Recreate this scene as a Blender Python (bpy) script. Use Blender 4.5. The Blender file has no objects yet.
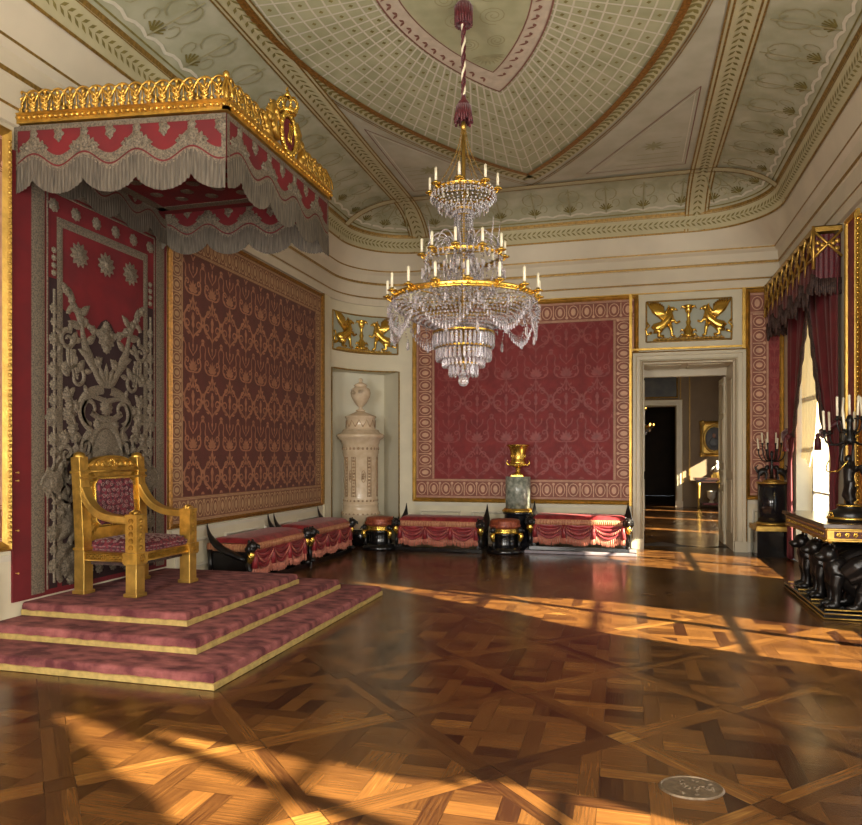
import bpy, math, random
from mathutils import Vector, Matrix
random.seed(7)
R = math.radians
PI = math.pi
SC = bpy.context.scene
COL = SC.collection

# ------------------------------------------------------------------ mesh builder
class MB:
    """collects shapes and links them as ONE mesh object"""
    def __init__(self, xf=None):
        self.v, self.f, self.m, self.s, self.xf = [], [], [], [], xf
    def add(self, vs, fs, mat=0, smooth=True):
        b = len(self.v)
        xf = self.xf
        self.v += [tuple(xf(*p)) for p in vs] if xf else [tuple(p) for p in vs]
        self.f += [tuple(b + i for i in f) for f in fs]
        self.m += [mat] * len(fs)
        self.s += [smooth] * len(fs)
        return self
    def box(self, x0, x1, y0, y1, z0, z1, mat=0):
        vs = [(x0, y0, z0), (x1, y0, z0), (x1, y1, z0), (x0, y1, z0), (x0, y0, z1), (x1, y0, z1), (x1, y1, z1), (x0, y1, z1)]
        return self.add(vs, [(0, 3, 2, 1), (4, 5, 6, 7), (0, 1, 5, 4), (1, 2, 6, 5), (2, 3, 7, 6), (3, 0, 4, 7)], mat, False)
    def cbox(self, c, s, rz=0, mat=0):
        x, y, z = s[0] / 2, s[1] / 2, s[2] / 2
        q = Matrix.Rotation(rz, 3, 'Z')
        vs = [Vector(c) + q @ Vector(p) for p in [(-x, -y, -z), (x, -y, -z), (x, y, -z), (-x, y, -z), (-x, -y, z), (x, -y, z), (x, y, z), (-x, y, z)]]
        return self.add(vs, [(0, 3, 2, 1), (4, 5, 6, 7), (0, 1, 5, 4), (1, 2, 6, 5), (2, 3, 7, 6), (3, 0, 4, 7)], mat, False)
    def tube(self, pts, r, n=8, mat=0, closed=False, sect=None, ref=None, smooth=True, cap=True):
        P = [Vector(p) for p in pts]
        k = len(P)
        rr = r if isinstance(r, (list, tuple)) else [r] * k
        vs, fs = [], []
        T = []
        for i in range(k):
            if closed:
                t = P[(i + 1) % k] - P[i - 1]
            else:
                t = P[min(i + 1, k - 1)] - P[max(i - 1, 0)]
            T.append(t.normalized() if t.length > 1e-9 else Vector((0, 0, 1)))
        if ref is None:
            a = Vector((0, 0, 1)) if abs(T[0].z) < .9 else Vector((1, 0, 0))
            nrm = (a - T[0] * a.dot(T[0])).normalized()
        for i in range(k):
            t = T[i]
            if ref is not None:
                b = Vector(ref)
                nn = b.cross(t).normalized()
                bb = t.cross(nn).normalized()
            else:
                nrm = nrm - t * nrm.dot(t)
                nrm = nrm.normalized() if nrm.length > 1e-9 else t.orthogonal().normalized()
                nn, bb = nrm, t.cross(nrm)
            if sect is None:
                for j in range(n):
                    a = 2 * PI * j / n
                    vs.append(P[i] + (nn * math.cos(a) + bb * math.sin(a)) * rr[i])
            else:
                for (a, c) in sect:
                    vs.append(P[i] + (nn * a + bb * c) * rr[i])
        m = n if sect is None else len(sect)
        for i in range(k if closed else k - 1):
            i2 = (i + 1) % k
            for j in range(m):
                j2 = (j + 1) % m
                fs.append((i * m + j, i * m + j2, i2 * m + j2, i2 * m + j))
        if cap and not closed:
            fs.append(tuple(range(m - 1, -1, -1)))
            fs.append(tuple((k - 1) * m + j for j in range(m)))
        return self.add(vs, fs, mat, smooth)
    def lathe(self, prof, n=24, c=(0, 0, 0), mat=0, a0=0, a1=2 * PI, smooth=True, sx=1, sy=1, caps=True):
        full = abs(a1 - a0 - 2 * PI) < 1e-6
        m = n if full else n + 1
        vs, fs = [], []
        for (r, z) in prof:
            for j in range(m):
                a = a0 + (a1 - a0) * j / n
                vs.append((c[0] + r * math.cos(a) * sx, c[1] + r * math.sin(a) * sy, c[2] + z))
        for i in range(len(prof) - 1):
            for j in range(n):
                j2 = (j + 1) % m
                fs.append((i * m + j, i * m + j2, (i + 1) * m + j2, (i + 1) * m + j))
        if full and caps:
            if prof[0][0] > 1e-5: fs.append(tuple(range(m - 1, -1, -1)))
            if prof[-1][0] > 1e-5: fs.append(tuple((len(prof) - 1) * m + j for j in range(m)))
        return self.add(vs, fs, mat, smooth)
    def ell(self, c, r, n=10, k=7, mat=0, rot=None):
        vs, fs = [], []
        rx, ry, rz = r if isinstance(r, (tuple, list)) else (r, r, r)
        for i in range(k + 1):
            t = PI * i / k - PI / 2
            for j in range(n):
                a = 2 * PI * j / n
                p = Vector((rx * math.cos(t) * math.cos(a), ry * math.cos(t) * math.sin(a), rz * math.sin(t)))
                if rot is not None: p = rot @ p
                vs.append(Vector(c) + p)
        for i in range(k):
            for j in range(n):
                j2 = (j + 1) % n
                fs.append((i * n + j, i * n + j2, (i + 1) * n + j2, (i + 1) * n + j))
        return self.add(vs, fs, mat)
    def octa(self, c, r, h=None, mat=0):
        h = h or r
        x, y, z = c
        vs = [(x + r, y, z), (x, y + r, z), (x - r, y, z), (x, y - r, z), (x, y, z + h), (x, y, z - h)]
        return self.add(vs, [(0, 1, 4), (1, 2, 4), (2, 3, 4), (3, 0, 4), (1, 0, 5), (2, 1, 5), (3, 2, 5), (0, 3, 5)], mat, False)
    def prismdrop(self, c, r, h, mat=0):
        """pendant cut prism: top at c, hanging h down"""
        x, y, z = c
        vs = [(x, y, z)]
        for (q, zz) in ((r * .8, z - h * .12), (r, z - h * .8)):
            for j in range(4):
                a = PI / 2 * j + PI / 4
                vs.append((x + q * math.cos(a), y + q * math.sin(a), zz))
        vs.append((x, y, z - h))
        fs = []
        for j in range(4):
            k = (j + 1) % 4
            fs += [(0, 1 + j, 1 + k), (1 + j, 5 + j, 5 + k, 1 + k), (9, 5 + k, 5 + j)]
        return self.add(vs, fs, mat, False)
    def sheet(self, fn, nu, nv, mat=0, smooth=True, closed=False):
        vs = [fn(i / nu, j / nv) for j in range(nv + 1) for i in range(nu + 1)]
        w = nu + 1
        fs = [(j * w + i, j * w + i + 1, (j + 1) * w + i + 1, (j + 1) * w + i) for j in range(nv) for i in range(nu)]
        return self.add(vs, fs, mat, smooth)
    def ribbon(self, pts, w, d=.002, h=0, mat=0, closed=False):
        """flat or domed strip lying on the local wall plane: (u, v) -> (u, -d, v); domed by h"""
        k = len(pts)
        ww = w if isinstance(w, (list, tuple)) else [w] * k
        vs, fs = [], []
        for i in range(k):
            if closed: a, b = pts[i - 1], pts[(i + 1) % k]
            else: a, b = pts[max(i - 1, 0)], pts[min(i + 1, k - 1)]
            tx, ty = b[0] - a[0], b[1] - a[1]
            l = math.hypot(tx, ty) or 1
            nx, ny = -ty / l * ww[i] / 2, tx / l * ww[i] / 2
            u, v = pts[i]
            if h:
                vs += [(u + nx, -d, v + ny), (u + nx * .55, -d - h * .85, v + ny * .55), (u - nx * .55, -d - h * .85, v - ny * .55), (u - nx, -d, v - ny)]
            else:
                vs += [(u + nx, -d, v + ny), (u - nx, -d, v - ny)]
        c = 4 if h else 2
        for i in range(k if closed else k - 1):
            i2 = (i + 1) % k
            for j in range(c - 1):
                fs.append((i * c + j, i * c + j + 1, i2 * c + j + 1, i2 * c + j))
        return self.add(vs, fs, mat, bool(h))
    def blob(self, c, outline, d=.002, h=0, mat=0):
        """star shaped flat patch (outline around c), centre raised by h"""
        vs = [(c[0], -d - h, c[1])]
        n = len(outline)
        if h:
            for q, hh in ((.6, .85), (1, 0)):
                vs += [(c[0] + (u - c[0]) * q, -d - h * hh, c[1] + (v - c[1]) * q) for (u, v) in outline]
            fs = [(0, 1 + (j + 1) % n, 1 + j) for j in range(n)]
            fs += [(1 + j, 1 + (j + 1) % n, 1 + n + (j + 1) % n, 1 + n + j) for j in range(n)]
        else:
            vs += [(u, -d, v) for (u, v) in outline]
            fs = [(0, 1 + (j + 1) % n, 1 + j) for j in range(n)]
        return self.add(vs, fs, mat, bool(h))
    def rect(self, u0, u1, v0, v1, d=.0, mat=0):
        return self.add([(u0, -d, v0), (u1, -d, v0), (u1, -d, v1), (u0, -d, v1)], [(0, 1, 2, 3)], mat, False)
    def frame(self, u0, u1, v0, v1, prof, mat=0, closed=True):
        """mitred moulding around a rectangle; prof = [(inset, projection)]; local wall plane"""
        vs, fs = [], []
        for (q, d) in prof:
            vs += [(u0 + q, -d, v0 + q), (u1 - q, -d, v0 + q), (u1 - q, -d, v1 - q), (u0 + q, -d, v1 - q)]
        for i in range(len(prof) - 1):
            for j in range(4):
                k = (j + 1) % 4
                fs.append((i * 4 + j, i * 4 + k, (i + 1) * 4 + k, (i + 1) * 4 + j))
        return self.add(vs, fs, mat, False)
    def pathsweep(self, path, prof, mat=0, closed=False, smooth=False, mats=None):
        """sweep (d, z) profile along a plan path [(x, y)], d measured to the left-hand normal of travel"""
        k = len(path)
        vs, fs = [], []
        for i in range(k):
            p = Vector(path[i])
            a = (p - Vector(path[i - 1])).normalized() if (i > 0 or closed) else None
            b = (Vector(path[(i + 1) % k]) - p).normalized() if (i < k - 1 or closed) else None
            a = a or b; b = b or a
            na, nb = Vector((-a.y, a.x)), Vector((-b.y, b.x))
            n = (na + nb)
            n = n / max(n.dot(na), .2)
            for (d, z) in prof:
                vs.append((p.x + n.x * d, p.y + n.y * d, z))
        m = len(prof)
        for i in range(k if closed else k - 1):
            i2 = (i + 1) % k
            for j in range(m - 1):
                fs.append((i * m + j, i2 * m + j, i2 * m + j + 1, i * m + j + 1))
        b0 = len(self.m)
        self.add(vs, fs, mat, smooth)
        if mats:
            for i in range(len(fs)): self.m[b0 + i] = mats[i % (m - 1)]
        return self
    def mesh(self, name, mats):
        me = bpy.data.meshes.new(name)
        me.from_pydata(self.v, [], self.f)
        for m in (mats if isinstance(mats, (list, tuple)) else [mats]): me.materials.append(m)
        me.polygons.foreach_set('material_index', self.m)
        me.polygons.foreach_set('use_smooth', self.s)
        me.update()
        return me
    def build(self, name, mats, parent=None, label=None, bevel=0, subsurf=0, solid=0, remesh=0, kind=None):
        o = bpy.data.objects.new(name, self.mesh(name, mats))
        COL.objects.link(o)
        if parent is not None: o.parent = parent
        if label: o['label'] = label
        if kind: o['kind'] = kind
        if remesh:
            md = o.modifiers.new('join', 'REMESH'); md.mode = 'VOXEL'; md.voxel_size = remesh; md.use_smooth_shade = True
            md = o.modifiers.new('smooth', 'SMOOTH'); md.factor = .5; md.iterations = 3
        if solid:
            md = o.modifiers.new('thick', 'SOLIDIFY'); md.thickness = solid; md.offset = 0
        if bevel:
            md = o.modifiers.new('edge', 'BEVEL'); md.width = bevel; md.segments = 2; md.limit_method = 'ANGLE'; md.angle_limit = R(40)
        if subsurf:
            md = o.modifiers.new('sub', 'SUBSURF'); md.levels = subsurf; md.render_levels = subsurf
        return o

def thing(name, label, cat, loc=(0, 0, 0), rz=0, group=None):
    o = bpy.data.objects.new(name, None); COL.objects.link(o)
    o.empty_display_size = .1
    o.location = loc; o.rotation_euler = (0, 0, rz)
    o['label'] = label; o['category'] = cat
    if group: o['group'] = group
    return o
def tag(o, label, cat, group=None):
    o['label'] = label; o['category'] = cat
    if group: o['group'] = group
    return o
def struct(o):
    o['kind'] = 'structure'
    return o
def kids(o): return [c for c in bpy.data.objects if c.parent == o]
def dup(root, loc, rz, label, group=None):
    def cp(o, par):
        c = o.copy(); COL.objects.link(c)
        if par is not None:
            c.parent = par
        for ch in kids_map.get(o.name, []): cp(ch, c)
        return c
    kids_map = {}
    for o in bpy.data.objects:
        if o.parent is not None: kids_map.setdefault(o.parent.name, []).append(o)
    r = cp(root, None)
    r.location = loc; r.rotation_euler = (0, 0, rz); r['label'] = label
    if group: r['group'] = group
    return r

# ------------------------------------------------------------------ 2D curves
def bez(a, b, c, d, n=10):
    o = []
    for i in range(n + 1):
        t = i / n; s = 1 - t
        o.append(tuple(s ** 3 * a[k] + 3 * s * s * t * b[k] + 3 * s * t * t * c[k] + t ** 3 * d[k] for k in range(len(a))))
    return o
def spiral(c, r0, r1, a0, a1, n=14):
    return [(c[0] + (r0 + (r1 - r0) * i / n) * math.cos(a0 + (a1 - a0) * i / n), c[1] + (r0 + (r1 - r0) * i / n) * math.sin(a0 + (a1 - a0) * i / n)) for i in range(n + 1)]
def circ(c, r, n=12, ry=None):
    return [(c[0] + r * math.cos(2 * PI * i / n), c[1] + (ry or r) * math.sin(2 * PI * i / n)) for i in range(n)]
def leaf(c, ang, l, w, n=5):
    """pointed leaf outline starting at c"""
    ca, sa = math.cos(ang), math.sin(ang)
    up = [(l * i / n, w / 2 * math.sin(PI * (i / n) ** .8)) for i in range(n + 1)]
    dn = [(x, -y) for x, y in up[-2:0:-1]]
    return [(c[0] + x * ca - y * sa, c[1] + x * sa + y * ca) for x, y in up + dn]
def lump(c, r, k=7, amp=.25, n=28, ph=0):
    return [(c[0] + r * (1 + amp * math.cos(k * 2 * PI * i / n + ph)) * math.cos(2 * PI * i / n), c[1] + r * (1 + amp * math.cos(k * 2 * PI * i / n + ph)) * math.sin(2 * PI * i / n)) for i in range(n)]
def mid(poly): return (sum(p[0] for p in poly) / len(poly), sum(p[1] for p in poly) / len(poly))
def taper(n, w0, w1, w2=None):
    o = []
    for i in range(n):
        t = i / (n - 1)
        if w2 is None: o.append(w0 + (w1 - w0) * t)
        else: o.append(w0 + (w1 - w0) * t * 2 if t < .5 else w1 + (w2 - w1) * (t * 2 - 1))
    return o

# ------------------------------------------------------------------ materials
def srgb(r, g, b):
    return tuple(((c / 255) / 12.92 if c / 255 <= .04045 else ((c / 255 + .055) / 1.055) ** 2.4) for c in (r, g, b)) + (1,)
def mat(name, rgb, rough=.6, metal=0, var=.15, scale=8, bump=0, bscale=60, sheen=0, spec=.5, rgb2=None, coat=0, stretch=None, detail=3, lo=.35, hi=.65):
    m = bpy.data.materials.new(name); m.use_nodes = True
    nt = m.node_tree; N = nt.nodes; L = nt.links
    p = N['Principled BSDF']
    p.inputs['Roughness'].default_value = rough
    p.inputs['Metallic'].default_value = metal
    p.inputs['Specular IOR Level'].default_value = spec
    if sheen:
        p.inputs['Sheen Weight'].default_value = sheen; p.inputs['Sheen Roughness'].default_value = .4
        p.inputs['Sheen Tint'].default_value = (1, .8, .8, 1)
    if coat:
        p.inputs['Coat Weight'].default_value = coat; p.inputs['Coat Roughness'].default_value = .08
    c = srgb(*rgb)
    c2 = srgb(*rgb2) if rgb2 else tuple(min(1, x * (1 - var)) for x in c[:3]) + (1,)
    if not rgb2: c = tuple(min(1, x * (1 + var * .6)) for x in c[:3]) + (1,)
    tc = N.new('ShaderNodeTexCoord'); mp = N.new('ShaderNodeMapping'); L.new(tc.outputs['Object'], mp.inputs[0])
    if stretch: mp.inputs['Scale'].default_value = stretch
    nz = N.new('ShaderNodeTexNoise'); nz.inputs['Scale'].default_value = scale; nz.inputs['Detail'].default_value = detail
    L.new(mp.outputs[0], nz.inputs['Vector'])
    cr = N.new('ShaderNodeValToRGB'); L.new(nz.outputs['Fac'], cr.inputs[0])
    cr.color_ramp.elements[0].position = lo; cr.color_ramp.elements[1].position = hi
    cr.color_ramp.elements[0].color = c2; cr.color_ramp.elements[1].color = c
    L.new(cr.outputs[0], p.inputs['Base Color'])
    if bump:
        n2 = N.new('ShaderNodeTexNoise'); n2.inputs['Scale'].default_value = bscale; n2.inputs['Detail'].default_value = 3
        L.new(mp.outputs[0], n2.inputs['Vector'])
        b = N.new('ShaderNodeBump'); b.inputs['Strength'].default_value = bump; b.inputs['Distance'].default_value = .01
        L.new(n2.outputs['Fac'], b.inputs['Height']); L.new(b.outputs[0], p.inputs['Normal'])
    return m
GOLD = mat('gilding', (206, 164, 78), .35, .92, .25, 14, .35, 90)
GOLDM = mat('matt_gilding', (194, 156, 78), .4, .85, .2, 10, .3, 60)
GOLDB = mat('burnished_gold', (220, 180, 84), .26, .9, .1, 10, .1, 30)
GILTLINE = mat('gilt_line', (150, 118, 58), .5, .5, .3, 30)
CREAM = mat('cream_paint', (210, 200, 172), .55, 0, .06, 3)
CREAMD = mat('cream_dado', (206, 198, 178), .5, 0, .06, 3)
CORN = mat('cornice_paint', (208, 196, 172), .6, 0, .06, 2)
GREYBLUE = mat('pale_grey_ground', (170, 172, 154), .6, 0, .06, 3)
NICHE = mat('niche_paint', (216, 210, 188), .6, 0, .05, 2)
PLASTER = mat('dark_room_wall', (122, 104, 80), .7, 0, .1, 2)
CEIL = mat('ceiling_paint', (186, 180, 158), .7, 0, .07, 2.2, rgb2=(172, 166, 142))
CEILG = mat('ceiling_green_tint', (178, 174, 138), .7, 0, .08, 3, rgb2=(160, 158, 122))
COVE = mat('cove_paint', (180, 176, 150), .7, 0, .08, 2.5, rgb2=(158, 156, 126))
BAND = mat('band_ground', (186, 176, 138), .7, 0, .06, 5)
LEAFG = mat('painted_leaf', (128, 116, 62), .7, 0, .2, 20)
LEAFP = mat('pale_painted_leaf', (156, 150, 112), .7, 0, .1, 20)
LINEW = mat('painted_white_line', (206, 198, 176), .7, 0, .05, 20)
LINEB = mat('painted_brown_line', (116, 84, 48), .6, 0, .2, 30)
PINK = mat('painted_pink', (196, 180, 158), .7, 0, .1, 10)
PINKD = mat('painted_rose_mark', (136, 92, 78), .7, 0, .1, 10)
GILTBROWN = mat('brown_gilt_rib', (150, 104, 44), .45, .5, .35, 30, .4, 60)
REDA = mat('brown_red_damask', (86, 40, 32), .6, 0, .2, 6, .15, 300, sheen=.15)
REDAP = mat('brown_red_damask_figure', (158, 108, 80), .45, 0, .2, 8, .1, 200)
REDB = mat('crimson_damask', (124, 28, 28), .65, 0, .15, 5, .15, 300, sheen=.15)
REDBP = mat('crimson_damask_figure', (136, 46, 40), .5, 0, .15, 8)
BORD = mat('damask_border', (126, 84, 62), .6, 0, .2, 8)
BORDP = mat('damask_border_figure', (178, 142, 106), .5, 0, .15, 12)
BORDR = mat('crimson_damask_border', (134, 78, 60), .6, 0, .15, 8)
BORDRP = mat('crimson_border_figure', (198, 152, 120), .5, 0, .15, 12)
VELV = mat('wine_velvet', (152, 88, 84), .9, 0, .35, 6, .6, 90, rgb2=(80, 30, 34), detail=12, lo=.36, hi=.68, stretch=(1, 1.7, 1))
TAPR = mat('tapestry_red', (108, 16, 22), .8, 0, .3, 3, .2, 200, rgb2=(90, 14, 20))
TAPD = mat('tapestry_dark', (38, 13, 15), .85, 0, .3, 5, .2, 200, rgb2=(36, 14, 16))
SILV = mat('tarnished_silver_thread', (128, 115, 96), .55, .15, .3, 70, .8, 160, rgb2=(76, 68, 57))
FRIN = mat('grey_silk_fringe', (108, 97, 82), .7, 0, .3, 30, .3, 100, rgb2=(50, 45, 38), stretch=(5, 5, .2), lo=.3, hi=.7)
GALL = mat('gold_galloon', (186, 160, 96), .5, .3, .2, 20, .5, 150)
SILK = mat('crimson_silk', (150, 48, 52), .42, 0, .25, 9, .2, 120, sheen=.1, rgb2=(108, 26, 32))
SILKG = mat('gold_brocade_edge', (192, 140, 100), .5, .1, .25, 40, rgb2=(150, 84, 60), stretch=(1.5, 1.5, .2))
SILKF = mat('rose_fringe', (206, 130, 108), .6, 0, .2, 30)
BROC = mat('throne_brocade', (112, 42, 52), .7, 0, .2, 34, .3, 120, rgb2=(62, 18, 30), lo=.45, hi=.55, detail=5)
BROCP = mat('throne_brocade_figure', (136, 112, 106), .55, .1, .2, 30)
BLACK = mat('black_bronze', (26, 23, 22), .32, .2, .3, 12, .1, 40)
BLACKP = mat('black_polished', (22, 20, 20), .15, 0, .3, 6)
BLKMARB = mat('black_marble', (34, 33, 38), .12, 0, .3, 3, rgb2=(20, 20, 24), detail=8)
GRYMARB = mat('grey_green_marble', (168, 170, 156), .2, 0, .3, 14, rgb2=(112, 118, 106), detail=9)
STEPST = mat('grey_stone_plinth', (128, 118, 124), .35, 0, .2, 14)
CERAM = mat('cream_stove_tile', (216, 194, 164), .25, 0, .1, 9, rgb2=(204, 180, 148), detail=3)
CERAMD = mat('stove_relief', (168, 138, 104), .35, 0, .2, 20)
COPPER = mat('copper_silk', (160, 84, 54), .4, .2, .25, 30, .2, 60, rgb2=(118, 52, 36))
WAX = mat('ivory_wax', (236, 226, 198), .45, 0, .03, 5)
BURG = mat('burgundy_silk', (98, 26, 34), .5, 0, .3, 60, .3, 60, sheen=.3, rgb2=(60, 12, 20))
CURT = mat('dark_crimson_drape', (96, 20, 28), .7, 0, .25, 4, .1, 100, sheen=.2)
LACE = mat('brown_lace_edge', (84, 62, 54), .6, .1, .4, 40, .5, 120, rgb2=(42, 28, 26))
STONEB = mat('brown_marble_top', (92, 74, 58), .18, 0, .3, 7, rgb2=(56, 42, 34), detail=8)
WOODW = mat('white_door_paint', (196, 186, 160), .4, 0, .06, 3)
DARKP = mat('old_landscape_paint', (34, 32, 28), .4, 0, .5, 3, rgb2=(62, 58, 46))
PORTR = mat('portrait_paint', (52, 40, 34), .4, 0, .5, 5, rgb2=(24, 20, 20))
SKIN = mat('portrait_skin', (150, 112, 92), .5)
WHITE = mat('white_porcelain', (214, 208, 192), .2)
MAHOG = mat('dark_mahogany', (58, 32, 20), .25, 0, .3, 5, stretch=(1, 8, 8))
BRASS = mat('worn_brass_plate', (120, 104, 84), .35, .6, .3, 30, .3, 40)
WINW = mat('white_window_paint', (214, 210, 198), .4)
def glass_mat(name, rough=.03, ior=1.5, col=(1, 1, 1, 1), tr=1.0):
    m = bpy.data.materials.new(name); m.use_nodes = True
    p = m.node_tree.nodes['Principled BSDF']
    p.inputs['Base Color'].default_value = col; p.inputs['Roughness'].default_value = rough
    p.inputs['IOR'].default_value = ior; p.inputs['Transmission Weight'].default_value = tr
    return m
CRYS = glass_mat('lead_crystal', .05, 1.55, srgb(244, 236, 240), .72)
CRYS.node_tree.nodes['Principled BSDF'].inputs['Specular IOR Level'].default_value = 1
def pane_mat():
    m = bpy.data.materials.new('window_pane'); m.use_nodes = True
    nt = m.node_tree; N = nt.nodes; L = nt.links
    out = N['Material Output']; N.remove(N['Principled BSDF'])
    a = N.new('ShaderNodeBsdfTransparent'); g = N.new('ShaderNodeBsdfGlossy'); g.inputs['Roughness'].default_value = .02
    x = N.new('ShaderNodeMixShader'); x.inputs[0].default_value = .06
    L.new(a.outputs[0], x.inputs[1]); L.new(g.outputs[0], x.inputs[2]); L.new(x.outputs[0], out.inputs[0])
    return m
PANE = pane_mat()
MIRR = mat('mirror_glass', (200, 200, 196), .03, 1, .02)
def sheer_mat(name, rgb):
    m = bpy.data.materials.new(name); m.use_nodes = True
    nt = m.node_tree; N = nt.nodes; L = nt.links
    out = N['Material Output']; N.remove(N['Principled BSDF'])
    d = N.new('ShaderNodeBsdfDiffuse'); t = N.new('ShaderNodeBsdfTranslucent'); x = N.new('ShaderNodeMixShader'); x.inputs[0].default_value = .07
    d.inputs[0].default_value = srgb(*rgb); t.inputs[0].default_value = srgb(*rgb)
    L.new(d.outputs[0], x.inputs[1]); L.new(t.outputs[0], x.inputs[2]); L.new(x.outputs[0], out.inputs[0])
    return m
SHEER = sheer_mat('cream_sheer', (216, 200, 160))
def emis(name, rgb, s):
    m = bpy.data.materials.new(name); m.use_nodes = True
    p = m.node_tree.nodes['Principled BSDF']
    p.inputs['Base Color'].default_value = srgb(*rgb); p.inputs['Emission Color'].default_value = srgb(*rgb); p.inputs['Emission Strength'].default_value = s
    return m
FLAME = emis('lit_candle_flame', (255, 190, 90), 6)
def wood_floor():
    m = bpy.data.materials.new('oak_parquet'); m.use_nodes = True
    nt = m.node_tree; N = nt.nodes; L = nt.links
    p = N['Principled BSDF']
    uv = N.new('ShaderNodeUVMap'); uv.uv_map = 'grain'
    at = N.new('ShaderNodeAttribute'); at.attribute_name = 'tone'
    mp = N.new('ShaderNodeMapping'); mp.inputs['Scale'].default_value = (3, 60, 1); L.new(uv.outputs[0], mp.inputs[0])
    nz = N.new('ShaderNodeTexNoise'); nz.inputs['Scale'].default_value = 1.5; nz.inputs['Detail'].default_value = 6; L.new(mp.outputs[0], nz.inputs['Vector'])
    tc = N.new('ShaderNodeTexCoord')
    n2 = N.new('ShaderNodeTexNoise'); n2.inputs['Scale'].default_value = .9; n2.inputs['Detail'].default_value = 4; L.new(tc.outputs['Object'], n2.inputs['Vector'])
    mx = N.new('ShaderNodeMath'); mx.operation = 'MULTIPLY_ADD'; L.new(nz.outputs['Fac'], mx.inputs[0]); mx.inputs[1].default_value = .5; L.new(at.outputs['Fac'], mx.inputs[2])
    m3 = N.new('ShaderNodeMath'); m3.operation = 'MULTIPLY_ADD'; L.new(n2.outputs['Fac'], m3.inputs[0]); m3.inputs[1].default_value = .35; L.new(mx.outputs[0], m3.inputs[2])
    cr = N.new('ShaderNodeValToRGB'); L.new(m3.outputs[0], cr.inputs[0])
    e = cr.color_ramp.elements
    e[0].position = .22; e[0].color = srgb(40, 20, 10)
    e[1].position = 1.25 if False else 1.0; e[1].color = srgb(180, 138, 68)
    k = cr.color_ramp.elements.new(.62); k.color = srgb(100, 65, 30)
    L.new(cr.outputs[0], p.inputs['Base Color'])
    rr = N.new('ShaderNodeMapRange'); L.new(n2.outputs['Fac'], rr.inputs[0]); rr.inputs[1].default_value = .3; rr.inputs[2].default_value = .7; rr.inputs[3].default_value = .15; rr.inputs[4].default_value = .28
    L.new(rr.outputs[0], p.inputs['Roughness'])
    b = N.new('ShaderNodeBump'); b.inputs['Strength'].default_value = .12; b.inputs['Distance'].default_value = .004
    L.new(nz.outputs['Fac'], b.inputs['Height']); L.new(b.outputs[0], p.inputs['Normal'])
    p.inputs['Specular IOR Level'].default_value = .5
    return m
OAK = wood_floor()
JOINT = mat('parquet_joint', (34, 18, 10), .5)
# ------------------------------------------------------------------ camera, world, lights
HC = 1.6
FOC = 714.0
cam_d = bpy.data.cameras.new('camera'); cam = bpy.data.objects.new('camera', cam_d); COL.objects.link(cam)
cam.location = (0, 0, HC); cam.rotation_euler = (PI / 2, 0, math.atan(194 / 714))
cam_d.sensor_fit = 'HORIZONTAL'; cam_d.sensor_width = 36; cam_d.lens = 36 * FOC / 862
cam_d.shift_y = (457 - 412.5) / 862
cam_d.clip_start = .05
SC.camera = cam
SC.view_settings.view_transform = 'Standard'; SC.view_settings.look = 'None'; SC.view_settings.gamma = 1; SC.view_settings.use_curve_mapping = False
SC.view_settings.exposure = .22
w = bpy.data.worlds.new('sky'); SC.world = w; w.use_nodes = True
w.node_tree.nodes['Background'].inputs[0].default_value = (.80, .90, 1, 1)
w.node_tree.nodes['Background'].inputs[1].default_value = 1.6
SC.cycles.max_bounces = 10; SC.cycles.transmission_bounces = 8; SC.cycles.diffuse_bounces = 4; SC.cycles.glossy_bounces = 4
SC.cycles.caustics_reflective = False; SC.cycles.caustics_refractive = False
SC.cycles.use_denoising = True
SC.cycles.sample_clamp_indirect = 6

XL, XR, YB, YF = -5.1, 2.55, 13.0, -2.2
ZW = 4.45     # cornice foot
ZC = 6.0      # flat ceiling

sd = bpy.data.lights.new('sunlight', 'SUN'); so = bpy.data.objects.new('sunlight', sd); COL.objects.link(so)
sd.energy = 52; sd.angle = R(.9); sd.color = (1, .89, .64)
el = R(29)
dirv = Vector((-.94 * math.cos(el), .34 * math.cos(el), -math.sin(el)))
so.rotation_euler = dirv.to_track_quat('-Z', 'Y').to_euler()
def area(name, loc, dirv, sx, sy, e, col):
    d = bpy.data.lights.new(name, 'AREA'); o = bpy.data.objects.new(name, d); COL.objects.link(o)
    d.shape = 'RECTANGLE'; d.size = sx; d.size_y = sy; d.energy = e; d.color = col
    o.location = loc; o.rotation_euler = Vector(dirv).to_track_quat('-Z', 'Y').to_euler()
    return o
area('daylight_near_window', (2.3, 2.2, 1.9), (-1, .25, .05), 1.8, 3.0, 70, (1, .95, .86))
area('daylight_side_window', (2.3, 6.2, 1.9), (-1, .1, .05), 1.4, 2.8, 55, (1, .95, .86))
area('daylight_end_window', (-3.2, -1.9, 2.3), (.15, 1, .0), 1.8, 3.2, 400, (1, .95, .87))  # added fill light behind the camera; the end wall has no window
area('fill_end_right', (.6, -1.9, 2.3), (-.1, 1, .0), 1.8, 3.2, 330, (1, .95, .87))  # second added fill light on the windowless end wall
area('daylight_next_room', (3.3, 18.5, 2.2), (-1, 0, 0), 3, 2.2, 140, (1, .9, .75))

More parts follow.
